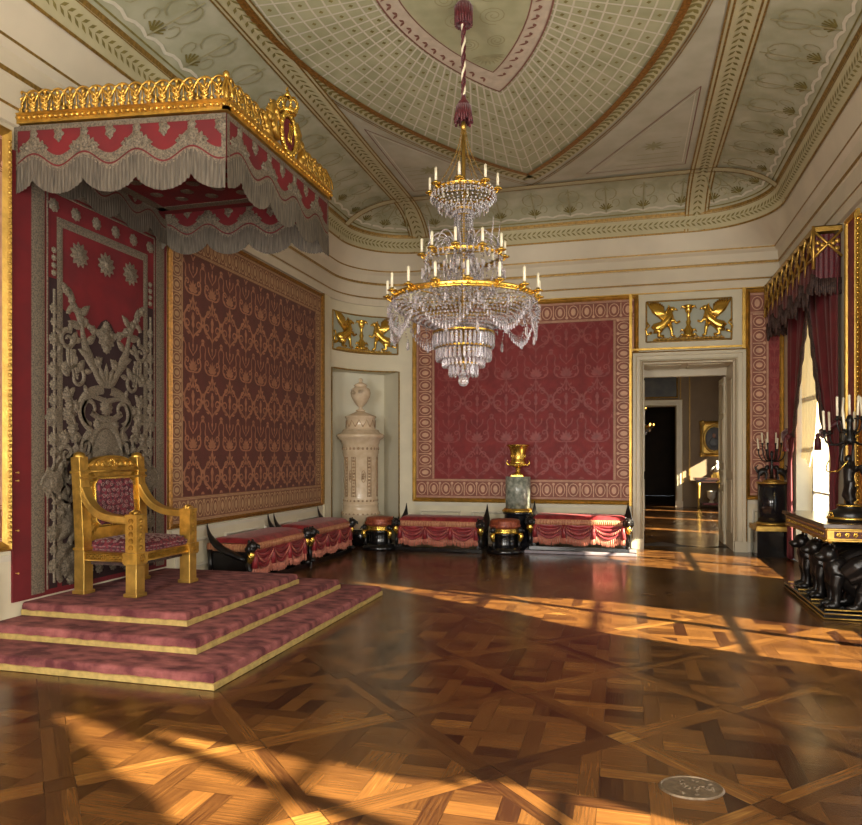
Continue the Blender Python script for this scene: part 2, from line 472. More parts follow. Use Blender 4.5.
# ------------------------------------------------------------------ floor: Versailles parquet laid diagonally
def clip_poly(poly, x0, x1, y0, y1):
    for ax, lim, sg in ((0, x0, 1), (0, x1, -1), (1, y0, 1), (1, y1, -1)):
        out = []
        for i in range(len(poly)):
            a, b = poly[i - 1], poly[i]
            ia, ib = (a[ax] - lim) * sg >= 0, (b[ax] - lim) * sg >= 0
            if ia != ib:
                t = (lim - a[ax]) / (b[ax] - a[ax])
                out.append((a[0] + (b[0] - a[0]) * t, a[1] + (b[1] - a[1]) * t))
            if ib: out.append(b)
        poly = out
        if not poly: return poly
    return poly
def parquet():
    S, B = .94, .135
    planks = []          # (poly in panel coordinates, grain angle)
    cell = S - B         # inner field of a panel
    def strip(x0, x1, y0, y1, g): planks.append(([(x0, y0), (x1, y0), (x1, y1), (x0, y1)], g))
    # border boards of the panel grid: one board along each axis, jointed lengthwise
    strip(-B / 2, 0, B / 2, S - B / 2, 1); strip(0, B / 2, B / 2, S - B / 2, 1)
    strip(B / 2, S - B / 2, -B / 2, 0, 0); strip(B / 2, S - B / 2, 0, B / 2, 0)
    strip(-B / 2, B / 2, -B / 2, B / 2, 0)
    # the woven field: turned by 45 degrees and clipped to the square
    c0, c1 = B / 2, S - B / 2
    cx = S / 2
    q = .10              # woven board
    p = .335             # pitch of the weave
    lo, hi = -4, 5
    q2 = 1 / math.sqrt(2)
    def add45(x0, x1, y0, y1, g):
        pl = [((x - y) * q2 + cx, (x + y) * q2 + cx) for x, y in ((x0, y0), (x1, y0), (x1, y1), (x0, y1))]
        pl = clip_poly(pl, c0, c1, c0, c1)
        if len(pl) >= 3: planks.append((pl, g))
    for i in range(lo, hi):
        for j in range(lo, hi):
            x, y = (i - .5) * p, (j - .5) * p
            if (i + j) % 2 == 0: add45(x - p + q / 2, x + p - q / 2, y - q / 2, y + q / 2, 2)
            else: add45(x - q / 2, x + q / 2, y - p + q / 2, y + p - q / 2, 3)
            a0, a1 = q / 2, p - q / 2
            if (i + j) % 2 == 0:
                add45(x + a0, x + a1, y + a0, y + (a0 + a1) / 2, 2); add45(x + a0, x + a1, y + (a0 + a1) / 2, y + a1, 2)
            else:
                add45(x + a0, x + (a0 + a1) / 2, y + a0, y + a1, 3); add45(x + (a0 + a1) / 2, x + a1, y + a0, y + a1, 3)
    verts, faces, tones, uvs = [], [], [], []
    rnd = random.Random(3)
    angs = [0, PI / 2, PI / 4, 3 * PI / 4]
    for a in range(-14, 40):
        for b in range(-14, 40):
            om, on = 1.10 + .94 * (a - 6), 2.05 + .94 * (b - 6)
            X = (om + S / 2 - on - S / 2) * q2; Y = (om + on + S) * q2
            if not (XL - .9 < X < XR + 1.9 and YF - 1 < Y < 26.5): continue
            lim = (XL, XR, YF, YB + .45)
            if Y > 13.6: lim = (-1.5, 4.2, YB + .45, 26)
            pt = rnd.uniform(-.05, .05)
            for (pl, g) in planks:
                w = [((u + om - v - on) * q2, (u + om + v + on) * q2) for u, v in pl]
                w = [p_ for p_ in w]
                w = clip_poly(w, *lim)
                if len(w) < 3: continue
                mx_, my_ = mid(w)
                w = [(mx_ + (x - mx_) * .992, my_ + (y - my_) * .992) for x, y in w]
                i0 = len(verts)
                verts += [(x, y, 0) for x, y in w]
                faces.append(tuple(range(i0, i0 + len(w))))
                t = pt + rnd.uniform(-.17, .17) + (.05 if g == 0 else (.0 if g == 1 else -.04 if g == 2 else .02))
                tones += [t] * len(w)
                ca, sa = math.cos(angs[g] + PI / 4), math.sin(angs[g] + PI / 4)
                du, dv = rnd.uniform(0, 50), rnd.uniform(0, 50)
                uvs += [(x * ca + y * sa + du, -x * sa + y * ca + dv) for x, y in w]
    n0 = len(verts)
    verts += [(XL, YF, -.004), (XR, YF, -.004), (XR, YB + .45, -.004), (XL, YB + .45, -.004), (-1.5, YB + .45, -.004), (4.2, YB + .45, -.004), (4.2, 26, -.004), (-1.5, 26, -.004)]
    faces += [(n0, n0 + 1, n0 + 2, n0 + 3), (n0 + 4, n0 + 5, n0 + 6, n0 + 7)]
    tones += [0] * 8; uvs += [(0, 0)] * 8
    me = bpy.data.meshes.new('floor'); me.from_pydata(verts, [], faces)
    at = me.attributes.new('tone', 'FLOAT', 'POINT'); at.data.foreach_set('value', tones)
    uv = me.uv_layers.new(name='grain')
    flat = []
    for l in me.loops: flat += uvs[l.vertex_index]
    uv.data.foreach_set('uv', flat)
    me.materials.append(OAK); me.materials.append(JOINT)
    mi = [0] * len(faces); mi[-1] = mi[-2] = 1
    me.polygons.foreach_set('material_index', mi)
    o = bpy.data.objects.new('floor', me); COL.objects.link(o); struct(o)
parquet()

# ------------------------------------------------------------------ walls
TH = .5
def wallbox(name, boxes, m=CREAM, parent=None):
    b = MB()
    for q in boxes: b.box(*q)
    return struct(b.build(name, m, parent))
CC = (-3.85, 11.75); CR = 1.25      # rounded corner
ZT = 5.45
wallbox('wall_left', [(XL - .3, XL, YF, CC[1], 0, ZT)])
DX0, DX1, DZ = .30, 1.79, 3.24
WT = .95
wallbox('wall_back', [(CC[0], DX0, YB, YB + WT, 0, ZT), (DX1, XR + .3, YB, YB + WT, 0, ZT), (DX0, DX1, YB, YB + WT, DZ, ZT)])
# right wall: three window bays, the far one in view
WINS = [(9.9, 12.1), (5.5, 7.48), (.5, 2.6)]
WS, WH = .3, 3.75
bx = []
ys = [YF] + [c for a, b in sorted(WINS) for c in (a, b)] + [YB]
for i in range(0, len(ys), 2): bx.append((XR, XR + .45, ys[i], ys[i + 1], 0, ZT))
for a, b in WINS:
    bx += [(XR, XR + .45, a, b, 0, WS), (XR, XR + .45, a, b, WH, ZT)]
wallbox('wall_right', bx)
wallbox('wall_front', [(XL - .3, XR + .45, YF - .3, YF, 0, ZT + .6)])
def cornerpt(ang, r=CR): return (CC[0] + r * math.cos(ang), CC[1] + r * math.sin(ang))
A1, A2 = R(172.5), R(104)
NZ = 3.22
def corner_wall():
    b = MB()
    def arcsheet(a0, a1, z0, z1, n):
        b.sheet(lambda u, v: cornerpt(a0 + (a1 - a0) * u) + (z0 + (z1 - z0) * v,), n, 1)
    arcsheet(R(180), A1, 0, ZT, 3); arcsheet(A1, A2, NZ, ZT, 16); arcsheet(A2, R(90), 0, ZT, 5)
    o = b.build('wall_corner', CREAM, solid=0); struct(o)
    # the niche recess behind it
    n = MB()
    p1, p2 = Vector(cornerpt(A1)), Vector(cornerpt(A2))
    d = Vector((-.72, .69)).normalized() * .62
    q1, q2 = p1 + d, p2 + d
    for a, c in ((p1, q1), (q1, q2), (q2, p2)):
        n.add([(a.x, a.y, 0), (c.x, c.y, 0), (c.x, c.y, NZ), (a.x, a.y, NZ)], [(0, 1, 2, 3)], 0, False)
    arc = [cornerpt(A1 + (A2 - A1) * i / 16) for i in range(17)]
    n.add([(x, y, NZ) for x, y in arc] + [(q2.x, q2.y, NZ), (q1.x, q1.y, NZ)], [tuple(range(19))], 0, False)
    n.add([(x, y, .002) for x, y in arc] + [(q2.x, q2.y, .002), (q1.x, q1.y, .002)], [tuple(range(19))], 1, False)
    struct(n.build('wall_niche', [NICHE, JOINT]))
    t = MB()
    path = [cornerpt(A1 + .0, CR - .0) + (0.0,)] + [cornerpt(A1 + (A2 - A1) * i / 16, CR - .004) + (NZ,) for i in range(17)] + [cornerpt(A2) + (0.0,)]
    t.tube(path, .016, 6)
    struct(t.build('trim_1', GILTLINE))
    # pilaster strip between the left panel and the corner
    s = MB(); s.box(XL, XL + .035, 11.56, 11.8, 0, ZW); struct(s.build('trim_2', CREAM))
    g = MB(); g.box(XL, XL + .05, 11.49, 11.53, .78, ZW); struct(g.build('trim_3', GILTLINE))
corner_wall()

# ------------------------------------------------------------------ cornice and ceiling
def arcpath(r, a0=180, a1=90, n=14): return [cornerpt(R(a0 + (a1 - a0) * i / n), r) for i in range(n + 1)]
ROOM = [(XL, YF)] + arcpath(CR) + [(XR, YB), (XR, YF)]
def cornice():
    b = MB()
    prof = [(0, 4.45), (-.05, 4.45), (-.05, 4.57), (-.065, 4.575), (-.065, 4.60), (-.075, 4.605), (-.075, 4.82), (-.095, 4.83), (-.10, 4.865), (-.105, 4.87), (-.115, 5.01), (-.16, 5.05), (-.17, 5.065), (-.175, 5.09), (-.18, 5.10)]
    mats = [0, 0, 0, 1, 0, 0, 0, 1, 1, 0, 0, 0, 1, 0]
    b.pathsweep(ROOM, prof, mats=mats)
    struct(b.build('trim_4', [CORN, GILTLINE]))
cornice()
IN = 1.4
FX0, FX1, FYB = XL + IN + .05, XR - IN, YB - IN      # flat field edges
DB = .25
def cove_section(s):     # s 0..1 from the cove foot to the flat ceiling: (inset, height)
    t = s * PI / 2
    return IN - (IN - DB) * math.cos(t), 5.40 + (ZC - 5.40) * math.sin(t)
def cove_path(d):
    """plan line at inset d (from the wall), rounded about the corners of the flat field"""
    r = IN - d
    pts = [(FX0 - r, YF)]
    for i in range(13):
        a = PI - PI / 2 * i / 12
        pts.append((FX0 + r * math.cos(a), FYB + r * math.sin(a)))
    for i in range(13):
        a = PI / 2 - PI / 2 * i / 12
        pts.append((FX1 + r * math.cos(a), FYB + r * math.sin(a)))
    pts.append((FX1 + r, YF))
    return pts
def resample_room(n0):
    """cornice-top line with the same point count as cove_path"""
    pts = [(XL + .18, YF)]
    for i in range(13):
        a = R(180 - 90 * i / 12); p = cornerpt(a, CR - .18); pts.append(p)
    X, Y = XR - .18, YB - .18
    for i in range(13):
        if i <= 6: pts.append((X - 1.05 + 1.05 * i / 6, Y))
        else: pts.append((X, Y - 1.05 * (i - 6) / 6))
    pts.append((X, YF))
    return pts
def ceiling():
    b = MB()
    # cream frieze between cornice and cove
    lo = resample_room(0); hi = cove_path(DB)
    k = len(lo)
    b.add([p + (5.10,) for p in lo] + [p + (5.40,) for p in hi], [(i, i + 1, k + i + 1, k + i) for i in range(k - 1)], 5)
    # cove
    NS = 12
    rows = []
    for j in range(NS + 1):
        d, z = cove_section(j / NS)
        rows.append([p + (z,) for p in cove_path(d)])
    vs = [p for r_ in rows for p in r_]
    fs = [(j * k + i, j * k + i + 1, (j + 1) * k + i + 1, (j + 1) * k + i) for j in range(NS) for i in range(k - 1)]
    b.add(vs, fs, 1)
    # flat field
    b.add([(FX0, YF, ZC), (FX1, YF, ZC), (FX1, FYB, ZC), (FX0, FYB, ZC)], [(0, 1, 2, 3)], 0, False)
    def strip3(P, w, m, off=.004, nrm=Vector((0, 0, -1))):
        """painted strip along 3D points on a surface, width w"""
        vs = []
        for i, p in enumerate(P):
            t = (Vector(P[min(i + 1, len(P) - 1)]) - Vector(P[max(i - 1, 0)])).normalized()
            n = nrm(i) if callable(nrm) else nrm
            sd = t.cross(n).normalized() * w / 2
            q = Vector(p) + n * off
            vs += [q + sd, q - sd]
        b.add(vs, [(2 * i, 2 * i + 1, 2 * i + 3, 2 * i + 2) for i in range(len(P) - 1)], m, False)
    cnt = [0]
    def lf(c, ang, l, w, m, z=ZC - .006):
        cnt[0] += 1; z = z - (cnt[0] % 13) * .0004
        o = leaf(c, ang, l, w, 4)
        b.add([(x, y, z) for x, y in o], [tuple(range(len(o)))], m, False)
    # --- border band round the cove foot with leaves
    def covept(s, i_frac_path, u): pass
    def cove_xyz(path_i, s):
        d, z = cove_section(s); return Vector(cove_path(d)[path_i] + (z,))
    dense = []
    base_lo, base_hi = [], []
    def cove_line(s, step=.05):
        d, z = cove_section(s); r = IN - d
        pts = []
        L = FYB - YF
        n = int(L / step)
        for i in range(n): pts.append((FX0 - r, YF + L * i / n, z))
        n = max(4, int(PI / 2 * 1.2 / step))
        for i in range(n): a = PI - PI / 2 * i / n; pts.append((FX0 + r * math.cos(a), FYB + r * math.sin(a), z))
        m_ = int((FX1 - FX0) / step)
        for i in range(m_): pts.append((FX0 + (FX1 - FX0) * i / m_, FYB + r, z))
        for i in range(n): a = PI / 2 - PI / 2 * i / n; pts.append((FX1 + r * math.cos(a), FYB + r * math.sin(a), z))
        n = int(L / step)
        for i in range(n + 1): pts.append((FX1 + r, FYB - L * i / n, z))
        return [Vector(p) for p in pts]
    s0, s1 = 0.0, .30
    step = .085
    La, Lb, Le = cove_line(s0, step), cove_line(s1, step), cove_line(.36, step)
    Lm = [p.lerp(q, .47) for p, q in zip(La, Lb)]
    n = len(La)
    def inward(i, s=.15):
        a, c = La[i], Lb[i]
        t = (La[min(i + 1, n - 1)] - La[max(i - 1, 0)]).normalized()
        v = (c - a).normalized()
        nn = v.cross(t).normalized()
        hub = Vector(((FX0 + FX1) / 2, min(La[i].y, 9), 3.0)) - La[i]
        return nn if nn.dot(hub) > 0 else -nn
    # band ground
    b.add([tuple(p + inward(i) * .012) for i, p in enumerate(La)] + [tuple(p + inward(i) * .012) for i, p in enumerate(Lb)], [(i, i + 1, n + i + 1, n + i) for i in range(n - 1)], 2)
    def line_on(L_, w, m, off):
        vs = []
        for i, p in enumerate(L_):
            v = (Lb[i] - La[i]).normalized() * w / 2
            q = p + inward(i) * off
            vs += [q - v, q + v]
        b.add(vs, [(2 * i, 2 * i + 1, 2 * i + 3, 2 * i + 2) for i in range(n - 1)], m, False)
    line_on(La, .03, 4, .016); line_on(Lb, .05, 4, .016)
    line_on([La[i].lerp(Lb[i], .88) for i in range(n)], .012, 4, .017)
    line_on(Le, .02, 3, .014)
    # leaf sprays on the band
    for i in range(1, n - 1):
        p = Lm[i]; t = (Lm[i + 1] - Lm[i - 1]).normalized(); v = (Lb[i] - La[i]).normalized(); nn = inward(i)
        for sg in (1, -1):
            for (o_, ln) in ((0, .105),):
                d_ = (t * .85 + v * sg * .65).normalized()
                wv = d_.cross(nn).normalized()
                q = p + nn * .018 + t * o_
                b.add([q, q + d_ * ln * .5 + wv * .016, q + d_ * ln, q + d_ * ln * .5 - wv * .016], [(0, 1, 2, 3)], 3, False)
    # scalloped pale line above the band and fan motifs in the cove
    def cove_pt(px_, s, off=.012):
        """px_ = running index into cove_line"""
        d, z = cove_section(s)
        return px_
    for i in range(6, n - 6, 7):
        P0 = La[i]; t = (La[i + 1] - La[i - 1]).normalized()
        def at(s, u):
            c = cove_lines[min(int(s * 10), 9)][i]; e = cove_lines[min(int(s * 10), 9) + 1][i]
            q = c.lerp(e, s * 10 - min(int(s * 10), 9))
            return q + t * u + inward_s(i, s) * .012
        def inward_s(i, s):
            th = s * PI / 2
            hz = Vector((Lb[i].x - La[i].x, Lb[i].y - La[i].y, 0)).normalized()
            tt = Vector((hz.x * (IN - DB) * math.sin(th), hz.y * (IN - DB) * math.sin(th), (ZC - 5.4) * math.cos(th))).normalized()
            q = tt.cross(t).normalized()
            hub = Vector(((FX0 + FX1) / 2, min(La[i].y, 9), 3.0)) - La[i]
            return q if q.dot(hub) > 0 else -q
        if i == 6:
            cove_lines = [cove_line(k_ / 10, step) for k_ in range(11)]
        def rib(uv_, w_, m_):
            P = [at(s, u) for (u, s) in uv_]
            vs = []
            for j, p in enumerate(P):
                tt = (P[min(j + 1, len(P) - 1)] - P[max(j - 1, 0)]).normalized()
                sd = tt.cross(inward_s(i, uv_[j][1])).normalized() * w_ / 2
                vs += [p + sd, p - sd]
            b.add(vs, [(2 * j, 2 * j + 1, 2 * j + 3, 2 * j + 2) for j in range(len(P) - 1)], m_, False)
        for sg in (1, -1):
            rib([(sg * u, .34 + .10 * math.sin(PI * (u / .3 + .5) * .5) ) for u in (0, .1, .2, .3)], .035, 6)
            rib([(sg * (.05 + .12 * math.sin(q)), .62 + .1 * (1 - math.cos(q))) for q in (0, .6, 1.2, 1.8, 2.4, 3.0, 3.6, 4.2)], .018, 7)
            rib([(sg * (.16 + .06 * math.sin(q)), .50 + .06 * (1 - math.cos(q))) for q in (0, .8, 1.6, 2.4, 3.2, 4.0, 4.8)], .014, 7)
        rib([(0, .42), (0, .86)], .02, 7)
        for q in range(-3, 4):
            a = q * .38
            rib([(.02 * math.sin(a), .47), (.12 * math.sin(a), .47 + .10 * math.cos(a))], .022, 8 if i % 2 else 3)
    # --- crossing bands: two along the room, one across, running down the coves
    def band_line(kind, off):
        P = []
        if kind == 'back':      # across, then down the side coves
            for j in range(0, 13): d, z = cove_section(j / 12); P.append((XL + .05 + d, FYB + off, z))
            for i in range(1, 20): P.append((FX0 + (FX1 - FX0) * i / 20, FYB + off, ZC))
            for j in range(12, -1, -1): d, z = cove_section(j / 12); P.append((XR - d, FYB + off, z))
        else:
            x = FX0 if kind == 'left' else FX1
            for i in range(0, 40): P.append((x + off, YF + (FYB - YF) * i / 40, ZC))
            for j in range(12, -1, -1): d, z = cove_section(j / 12); P.append((x + off, YB - d, z))
        return [Vector(p) for p in P]
    for kind in ('back', 'left', 'right'):
        ax = Vector((0, 1, 0)) if kind == 'back' else Vector((1, 0, 0))
        def paint(off, w_, m_, lift):
            P = band_line(kind, off)
            vs = []
            for j, p in enumerate(P):
                t = (P[min(j + 1, len(P) - 1)] - P[max(j - 1, 0)]).normalized()
                nn = t.cross(ax); nn = nn if nn.z < 0 else -nn
                q = p + nn * lift
                vs += [q - ax * w_ / 2, q + ax * w_ / 2]
            b.add(vs, [(2 * j, 2 * j + 1, 2 * j + 3, 2 * j + 2) for j in range(len(P) - 1)], m_, False)
        W = .36 if kind != 'back' else .16
        paint(0, W, 2, .02)
        for off in ((-W / 2, -W / 2 + .05, W / 2 - .05, W / 2) if kind != 'back' else (-W / 2, W / 2)):
            paint(off, .022, 4, .026)
        if kind != 'back':
            paint(0, .05, 2, .028)
            P = band_line(kind, 0)
            Q = []
            for a_, c_ in zip(P[:-1], P[1:]):
                m_ = max(1, int((c_ - a_).length / .1))
                Q += [a_.lerp(c_, k_ / m_) for k_ in range(m_)]
            for j in range(1, len(Q) - 1):
                t = (Q[j + 1] - Q[j - 1]).normalized(); nn = t.cross(ax); nn = nn if nn.z < 0 else -nn
                for sg in (1, -1):
                    d_ = (t * .8 + ax * sg * .6).normalized(); wv = d_.cross(nn)
                    q = Q[j] + nn * .032
                    b.add([q, q + d_ * .055 + wv * .018, q + d_ * .115, q + d_ * .055 - wv * .018], [(0, 1, 2, 3)], 3, False)
    # --- the pointed oval
    CX, CY, HL, HW = -1.45, 6.45, 4.62, 2.12
    def vesica(k, side, n=40, p=1.12):
        """half outline scaled by k; side +1 right, -1 left; from front tip to back tip"""
        o = []
        for i in range(n + 1):
            y = -1 + 2 * i / n
            x = (1 - abs(y) ** 1.75) ** .92
            o.append((CX + side * HW * k * x, CY + HL * (k ** .9 if k < 1 else k) * y))
        return o
    def vstrip(k, w_, m_, lift, side=None):
        for sd in (1, -1):
            P = [Vector(p + (ZC,)) for p in vesica(k, sd)]
            strip3(P, w_, m_, lift)
    # tinted ground inside
    for sd in (1, -1):
        P = vesica(1, sd)
        b.add([(x, y, ZC - .004) for x, y in P] + [(CX, y, ZC - .004) for x, y in P], [(i, i + 1, len(P) + i + 1, len(P) + i) for i in range(len(P) - 1)], 9, False)
    vstrip(1.045, .20, 2, .010); vstrip(1.10, .018, 4, .014); vstrip(1.115, .012, 4, .014)
    vstrip(1.0, .085, 10, .03); 
    for sd in (1, -1):
        P = vesica(1.05, sd, 110)
        for j in range(0, len(P) - 1):
            a = math.atan2(P[j + 1][1] - P[j][1], P[j + 1][0] - P[j][0])
            lf(P[j], a + .7, .10, .05, 3, ZC - .014); lf(P[j], a - .7, .10, .05, 3, ZC - .014)
    # lattice: lines parallel with the rim, and lines across them
    ks = [.945 - .075 * i for i in range(8)]
    for k in ks: vstrip(k, .02, 11, .008)
    def vpt(k, sd, y):
        yy = y
        x = max(0, 1 - abs(yy) ** 1.75) ** .92
        return (CX + sd * HW * k * x, CY + HL * k ** .9 * yy)
    ycuts = [-.985 + 1.97 * i / 46 for i in range(47)]
    for sd in (1, -1):
        for y in ycuts:
            P = [Vector(vpt(.99 - .66 * i / 8, sd, y) + (ZC,)) for i in range(9)]
            strip3(P, .02, 11, .0085)
        for a_ in range(len(ks) - 1):
            for c_ in range(len(ycuts) - 1):
                if (a_ + c_) % 2: continue
                k = (ks[a_] + ks[a_ + 1]) / 2; y = (ycuts[c_] + ycuts[c_ + 1]) / 2
                u, v = vpt(k, sd, y)
                b.add([(u - .025, v, ZC - .008), (u, v - .025, ZC - .008), (u + .025, v, ZC - .008), (u, v + .025, ZC - .008)], [(0, 1, 2, 3)], 3, False)
    # centre medallion
    K = .40
    for sd in (1, -1):
        P = vesica(K, sd)
        b.add([(x, y, ZC - .012) for x, y in P] + [(CX, y, ZC - .012) for x, y in P], [(i, i + 1, len(P) + i + 1, len(P) + i) for i in range(len(P) - 1)], 12, False)
        P = vesica(K * .76, sd)
        b.add([(x, y, ZC - .016) for x, y in P] + [(CX, y, ZC - .016) for x, y in P], [(i, i + 1, len(P) + i + 1, len(P) + i) for i in range(len(P) - 1)], 9, False)
        P = vesica(K * .885, sd, 26)
        for j in range(1, len(P) - 1):
            a = math.atan2(P[j + 1][1] - P[j][1], P[j + 1][0] - P[j][0])
            lf(P[j], a + 1.0, .09, .03, 13, ZC - .018); lf(P[j], a + 2.6, .06, .04, 13, ZC - .018)
        vs_ = lambda c, r0, a0, a1: [Vector(p + (ZC,)) for p in spiral(c, r0, .015, a0, a1, 30)]
        for tip in (1, -1):
            for (ox, oy, r_) in ((.19, .55, .15), (.15, .98, .11), (.22, .2, .13)):
                c = (CX + sd * ox, CY + tip * oy)
                strip3(vs_(c, r_, PI / 2 if sd > 0 else PI / 2, PI / 2 + sd * tip * 5 * PI), .012, 14, .02)
            for q in range(6):
                lf((CX, CY + tip * 1.22), tip * (PI / 2) + sd * q * .28, .2, .035, 14, ZC - .02)
    vstrip(K, .02, 13, .02); vstrip(K * .76, .014, 13, .02)
    # spandrels: pink outlined triangles
    for sx, x0 in ((1, FX1 - .28), (-1, FX0 + .28)):
        tri = [(x0, 7.6 + .9), (x0, FYB - .3), (x0 - sx * 1.35, FYB - .3)]
        tri = [(x0, 9.0), (x0, FYB - .28), (x0 - sx * 1.45, FYB - .28)]
        for q, m_ in ((1, 13), (.9, 11)):
            c = mid(tri)
            T = [Vector((c[0] + (x - c[0]) * q, c[1] + (y - c[1]) * q, ZC)) for x, y in tri]
            for i in range(3): strip3([T[i], T[(i + 1) % 3]], .012, m_, .008)
        c = mid(tri)
        for i in range(8):
            a = i * PI / 4
            lf((c[0], c[1]), a, .16, .05, 7, ZC - .008)
        for i in range(6):
            y = FYB - .45 - i * .16
            strip3([Vector((x0 - sx * .12, y, ZC)), Vector((x0 - sx * (1.0 - .15 * i), y, ZC))], .012, 7, .008)
        # scrolls between band and cove on the long sides
    struct(b.build('ceiling', [CEIL, COVE, BAND, LEAFG, GILTLINE, CORN, LINEW, LEAFP, LEAFG, CEILG, GILTBROWN, LINEW, PINK, PINKD, LEAFP]))
ceiling()
wallbox('ceiling_slab', [(XL - .6, XR + .6, YF - .3, YB + WT, ZC + .03, ZC + .12)])
# ------------------------------------------------------------------ damask panels
def damask_cell(W, H):
    """one repeat, u in [-W/2, W/2], v in [0, H]"""
    rib, blo = [], []
    h = W / 2
    def both(pts, w):
        for s in (1, -1): rib.append(([(s * x, y) for x, y in pts], w))
    def P(*q): return [(x * h, y * H) for x, y in q]
    # ogee stems
    a = bez(*P((0, .02), (.15, .13), (.9, .12), (.86, .27)), 12); both(a, taper(13, .012, .022))
    a = bez(*P((.86, .27), (.84, .40), (.2, .38), (.06, .55)), 12); both(a, taper(13, .022, .010))
    # scrolls
    both(spiral((.55 * h, .20 * H), .34 * h, .05 * h, -PI / 2, 2.2 * PI, 22), taper(23, .016, .008))
    both(spiral((.42 * h, .385 * H), .27 * h, .05 * h, PI, -1.6 * PI, 20), taper(21, .014, .007))
    both(bez(*P((.0, .60), (.5, .57), (.95, .64), (.72, .74)), 12), taper(13, .010, .018))
    both(spiral((.56 * h, .735 * H), .2 * h, .04 * h, 0, 2.3 * PI, 18), taper(19, .016, .007))
    both(bez(*P((.72, .78), (.9, .88), (.45, .9), (.98, .99)), 10), taper(11, .016, .007))
    both(bez(*P((.0, .80), (.2, .87), (.42, .86), (.40, .96)), 8), taper(9, .008, .014))
    # axis
    rib.append((P((0, .0), (0, .16)), .010)); rib.append((P((0, .43), (0, .60)), .014)); rib.append((P((0, .86), (0, 1)), .009))
    # palmette, urn, husks
    for q in range(-3, 4):
        o = leaf((0, .62 * H), PI / 2 + q * .42, (.16 - abs(q) * .018) * H, .05 * W / .46, 5); blo.append(o)
    for q in (-1, 1):
        for (x, y, an, l) in ((.86, .27, .9, .09), (.80, .33, 2.3, .08), (.86, .25, -.9, .08), (.3, .075, .3, .08), (.55, .60, 1.2, .07), (.95, .95, 1.7, .07), (.95, .04, -.5, .06), (.2, .47, .8, .06)):
            aa = an if q > 0 else PI - an
            blo.append(leaf((q * x * h, y * H), aa, l * H, .032, 5))
    for (y, r_) in ((.20, .030), (.245, .022), (.29, .034), (.335, .018), (.42, .022), (.93, .02)):
        blo.append([(u, v) for u, v in circ((0, y * H), r_, 10, r_ * 1.35)])
    return rib, blo
def damask(name_, label, cat, loc, rz, W, H, bw_top, bw_side, cell, mats, frame_m=GOLDM, fw=.065, group=None, right_border=True, egg=.2, bold=1.5, beads=False):
    t = thing(name_, label, cat, loc, rz, group)
    f = MB()
    u0, u1, v0, v1 = fw, W - fw, fw, H - fw
    f.rect(u0, u1, v0, v1, .012, 0)
    jit = [0]
    def jd():
        jit[0] += 1; return .0142 + (jit[0] % 17) * .00012
    i0, i1, j0, j1 = u0 + bw_side, (u1 - bw_side if right_border else u1), v0 + bw_top, v1 - bw_top
    cw, ch = cell
    nu = max(1, round((i1 - i0) / cw)); cw = (i1 - i0) / nu
    rib, blo = damask_cell(cw, ch)
    rows = int((j1 - j0) / ch) + 2
    for r_ in range(rows):
        for c in range(nu + (1 if r_ % 1 else 0)):
            uo, vo = i0 + cw * (c + .5), j0 + ch * r_
            for pts, w_ in rib:
                q = [(uo + x, vo + y) for x, y in pts]
                if q[0][1] > j1 - .02 or max(y for x, y in q) > j1:
                    ww = w_ if isinstance(w_, list) else [w_] * len(q)
                    qq = [(p, s) for p, s in zip(q, ww) if p[1] <= j1]
                    if len(qq) < 2: continue
                    q, w_ = [p for p, s in qq], [s for p, s in qq]
                f.ribbon(q, [x * bold for x in w_] if isinstance(w_, list) else w_ * bold, jd(), 0, 1)
            for o in blo:
                q = [(uo + x, vo + y) for x, y in o]
                if max(y for x, y in q) > j1: continue
                f.blob(mid(q), q, jd(), 0, 1)
    f.build('silk_field', [mats[0], mats[1]], t)
    b = MB()
    ring = [(u0, v0, u1, j0), (u0, j1, u1, v1), (u0, j0, i0, j1)] + ([(i1, j0, u1, j1)] if right_border else [])
    for (a, c, d_, e) in ring: b.rect(a, d_, c, e, .016, 0)
    def edge(pa, pb, bw, inn):
        """egg motifs along the border strip from pa to pb; inn = direction towards the field"""
        L = math.hypot(pb[0] - pa[0], pb[1] - pa[1]); n = max(1, round(L / egg))
        tx, ty = (pb[0] - pa[0]) / L, (pb[1] - pa[1]) / L
        for i in range(n):
            s = (i + .5) * L / n
            cx_, cy_ = pa[0] + tx * s + inn[0] * bw * .5, pa[1] + ty * s + inn[1] * bw * .5
            ra, rb_ = L / n * .36, bw * .30
            def loc_(a, b_): return (cx_ + tx * a + inn[0] * b_, cy_ + ty * a + inn[1] * b_)
            b.ribbon([loc_(ra * math.cos(q * PI / 6), rb_ * math.sin(q * PI / 6)) for q in range(12)], .014, .0185, 0, 1, True)
            b.blob(loc_(0, 0), [loc_(ra * .5 * math.cos(q * PI / 5), rb_ * .6 * math.sin(q * PI / 5)) for q in range(10)], .0185, 0, 1)
            b.ribbon([loc_(L / n * .5, -rb_ * 1.1), loc_(L / n * .5, rb_ * 1.1)], .016, .0185, 0, 1)
            b.blob(loc_(L / n * .5, rb_ * .9), [loc_(L / n * .5 + .028 * math.cos(q), rb_ * .9 + .028 * math.sin(q)) for q in (0, 1, 2, 3, 4, 5)], .0188, 0, 1)
        for k in (.06, .11, .90, .95):
            b.ribbon([(pa[0] + inn[0] * bw * k, pa[1] + inn[1] * bw * k), (pb[0] + inn[0] * bw * k, pb[1] + inn[1] * bw * k)], .010, .018, 0, 1)
    edge((u0, v0), (u1, v0), bw_top, (0, 1)); edge((u0, v1), (u1, v1), bw_top, (0, -1))
    edge((u0, j0), (u0, j1), bw_side, (1, 0))
    if right_border: edge((u1, j0), (u1, j1), bw_side, (-1, 0))
    b.build('woven_border', [mats[2], mats[3]], t)
    g = MB()
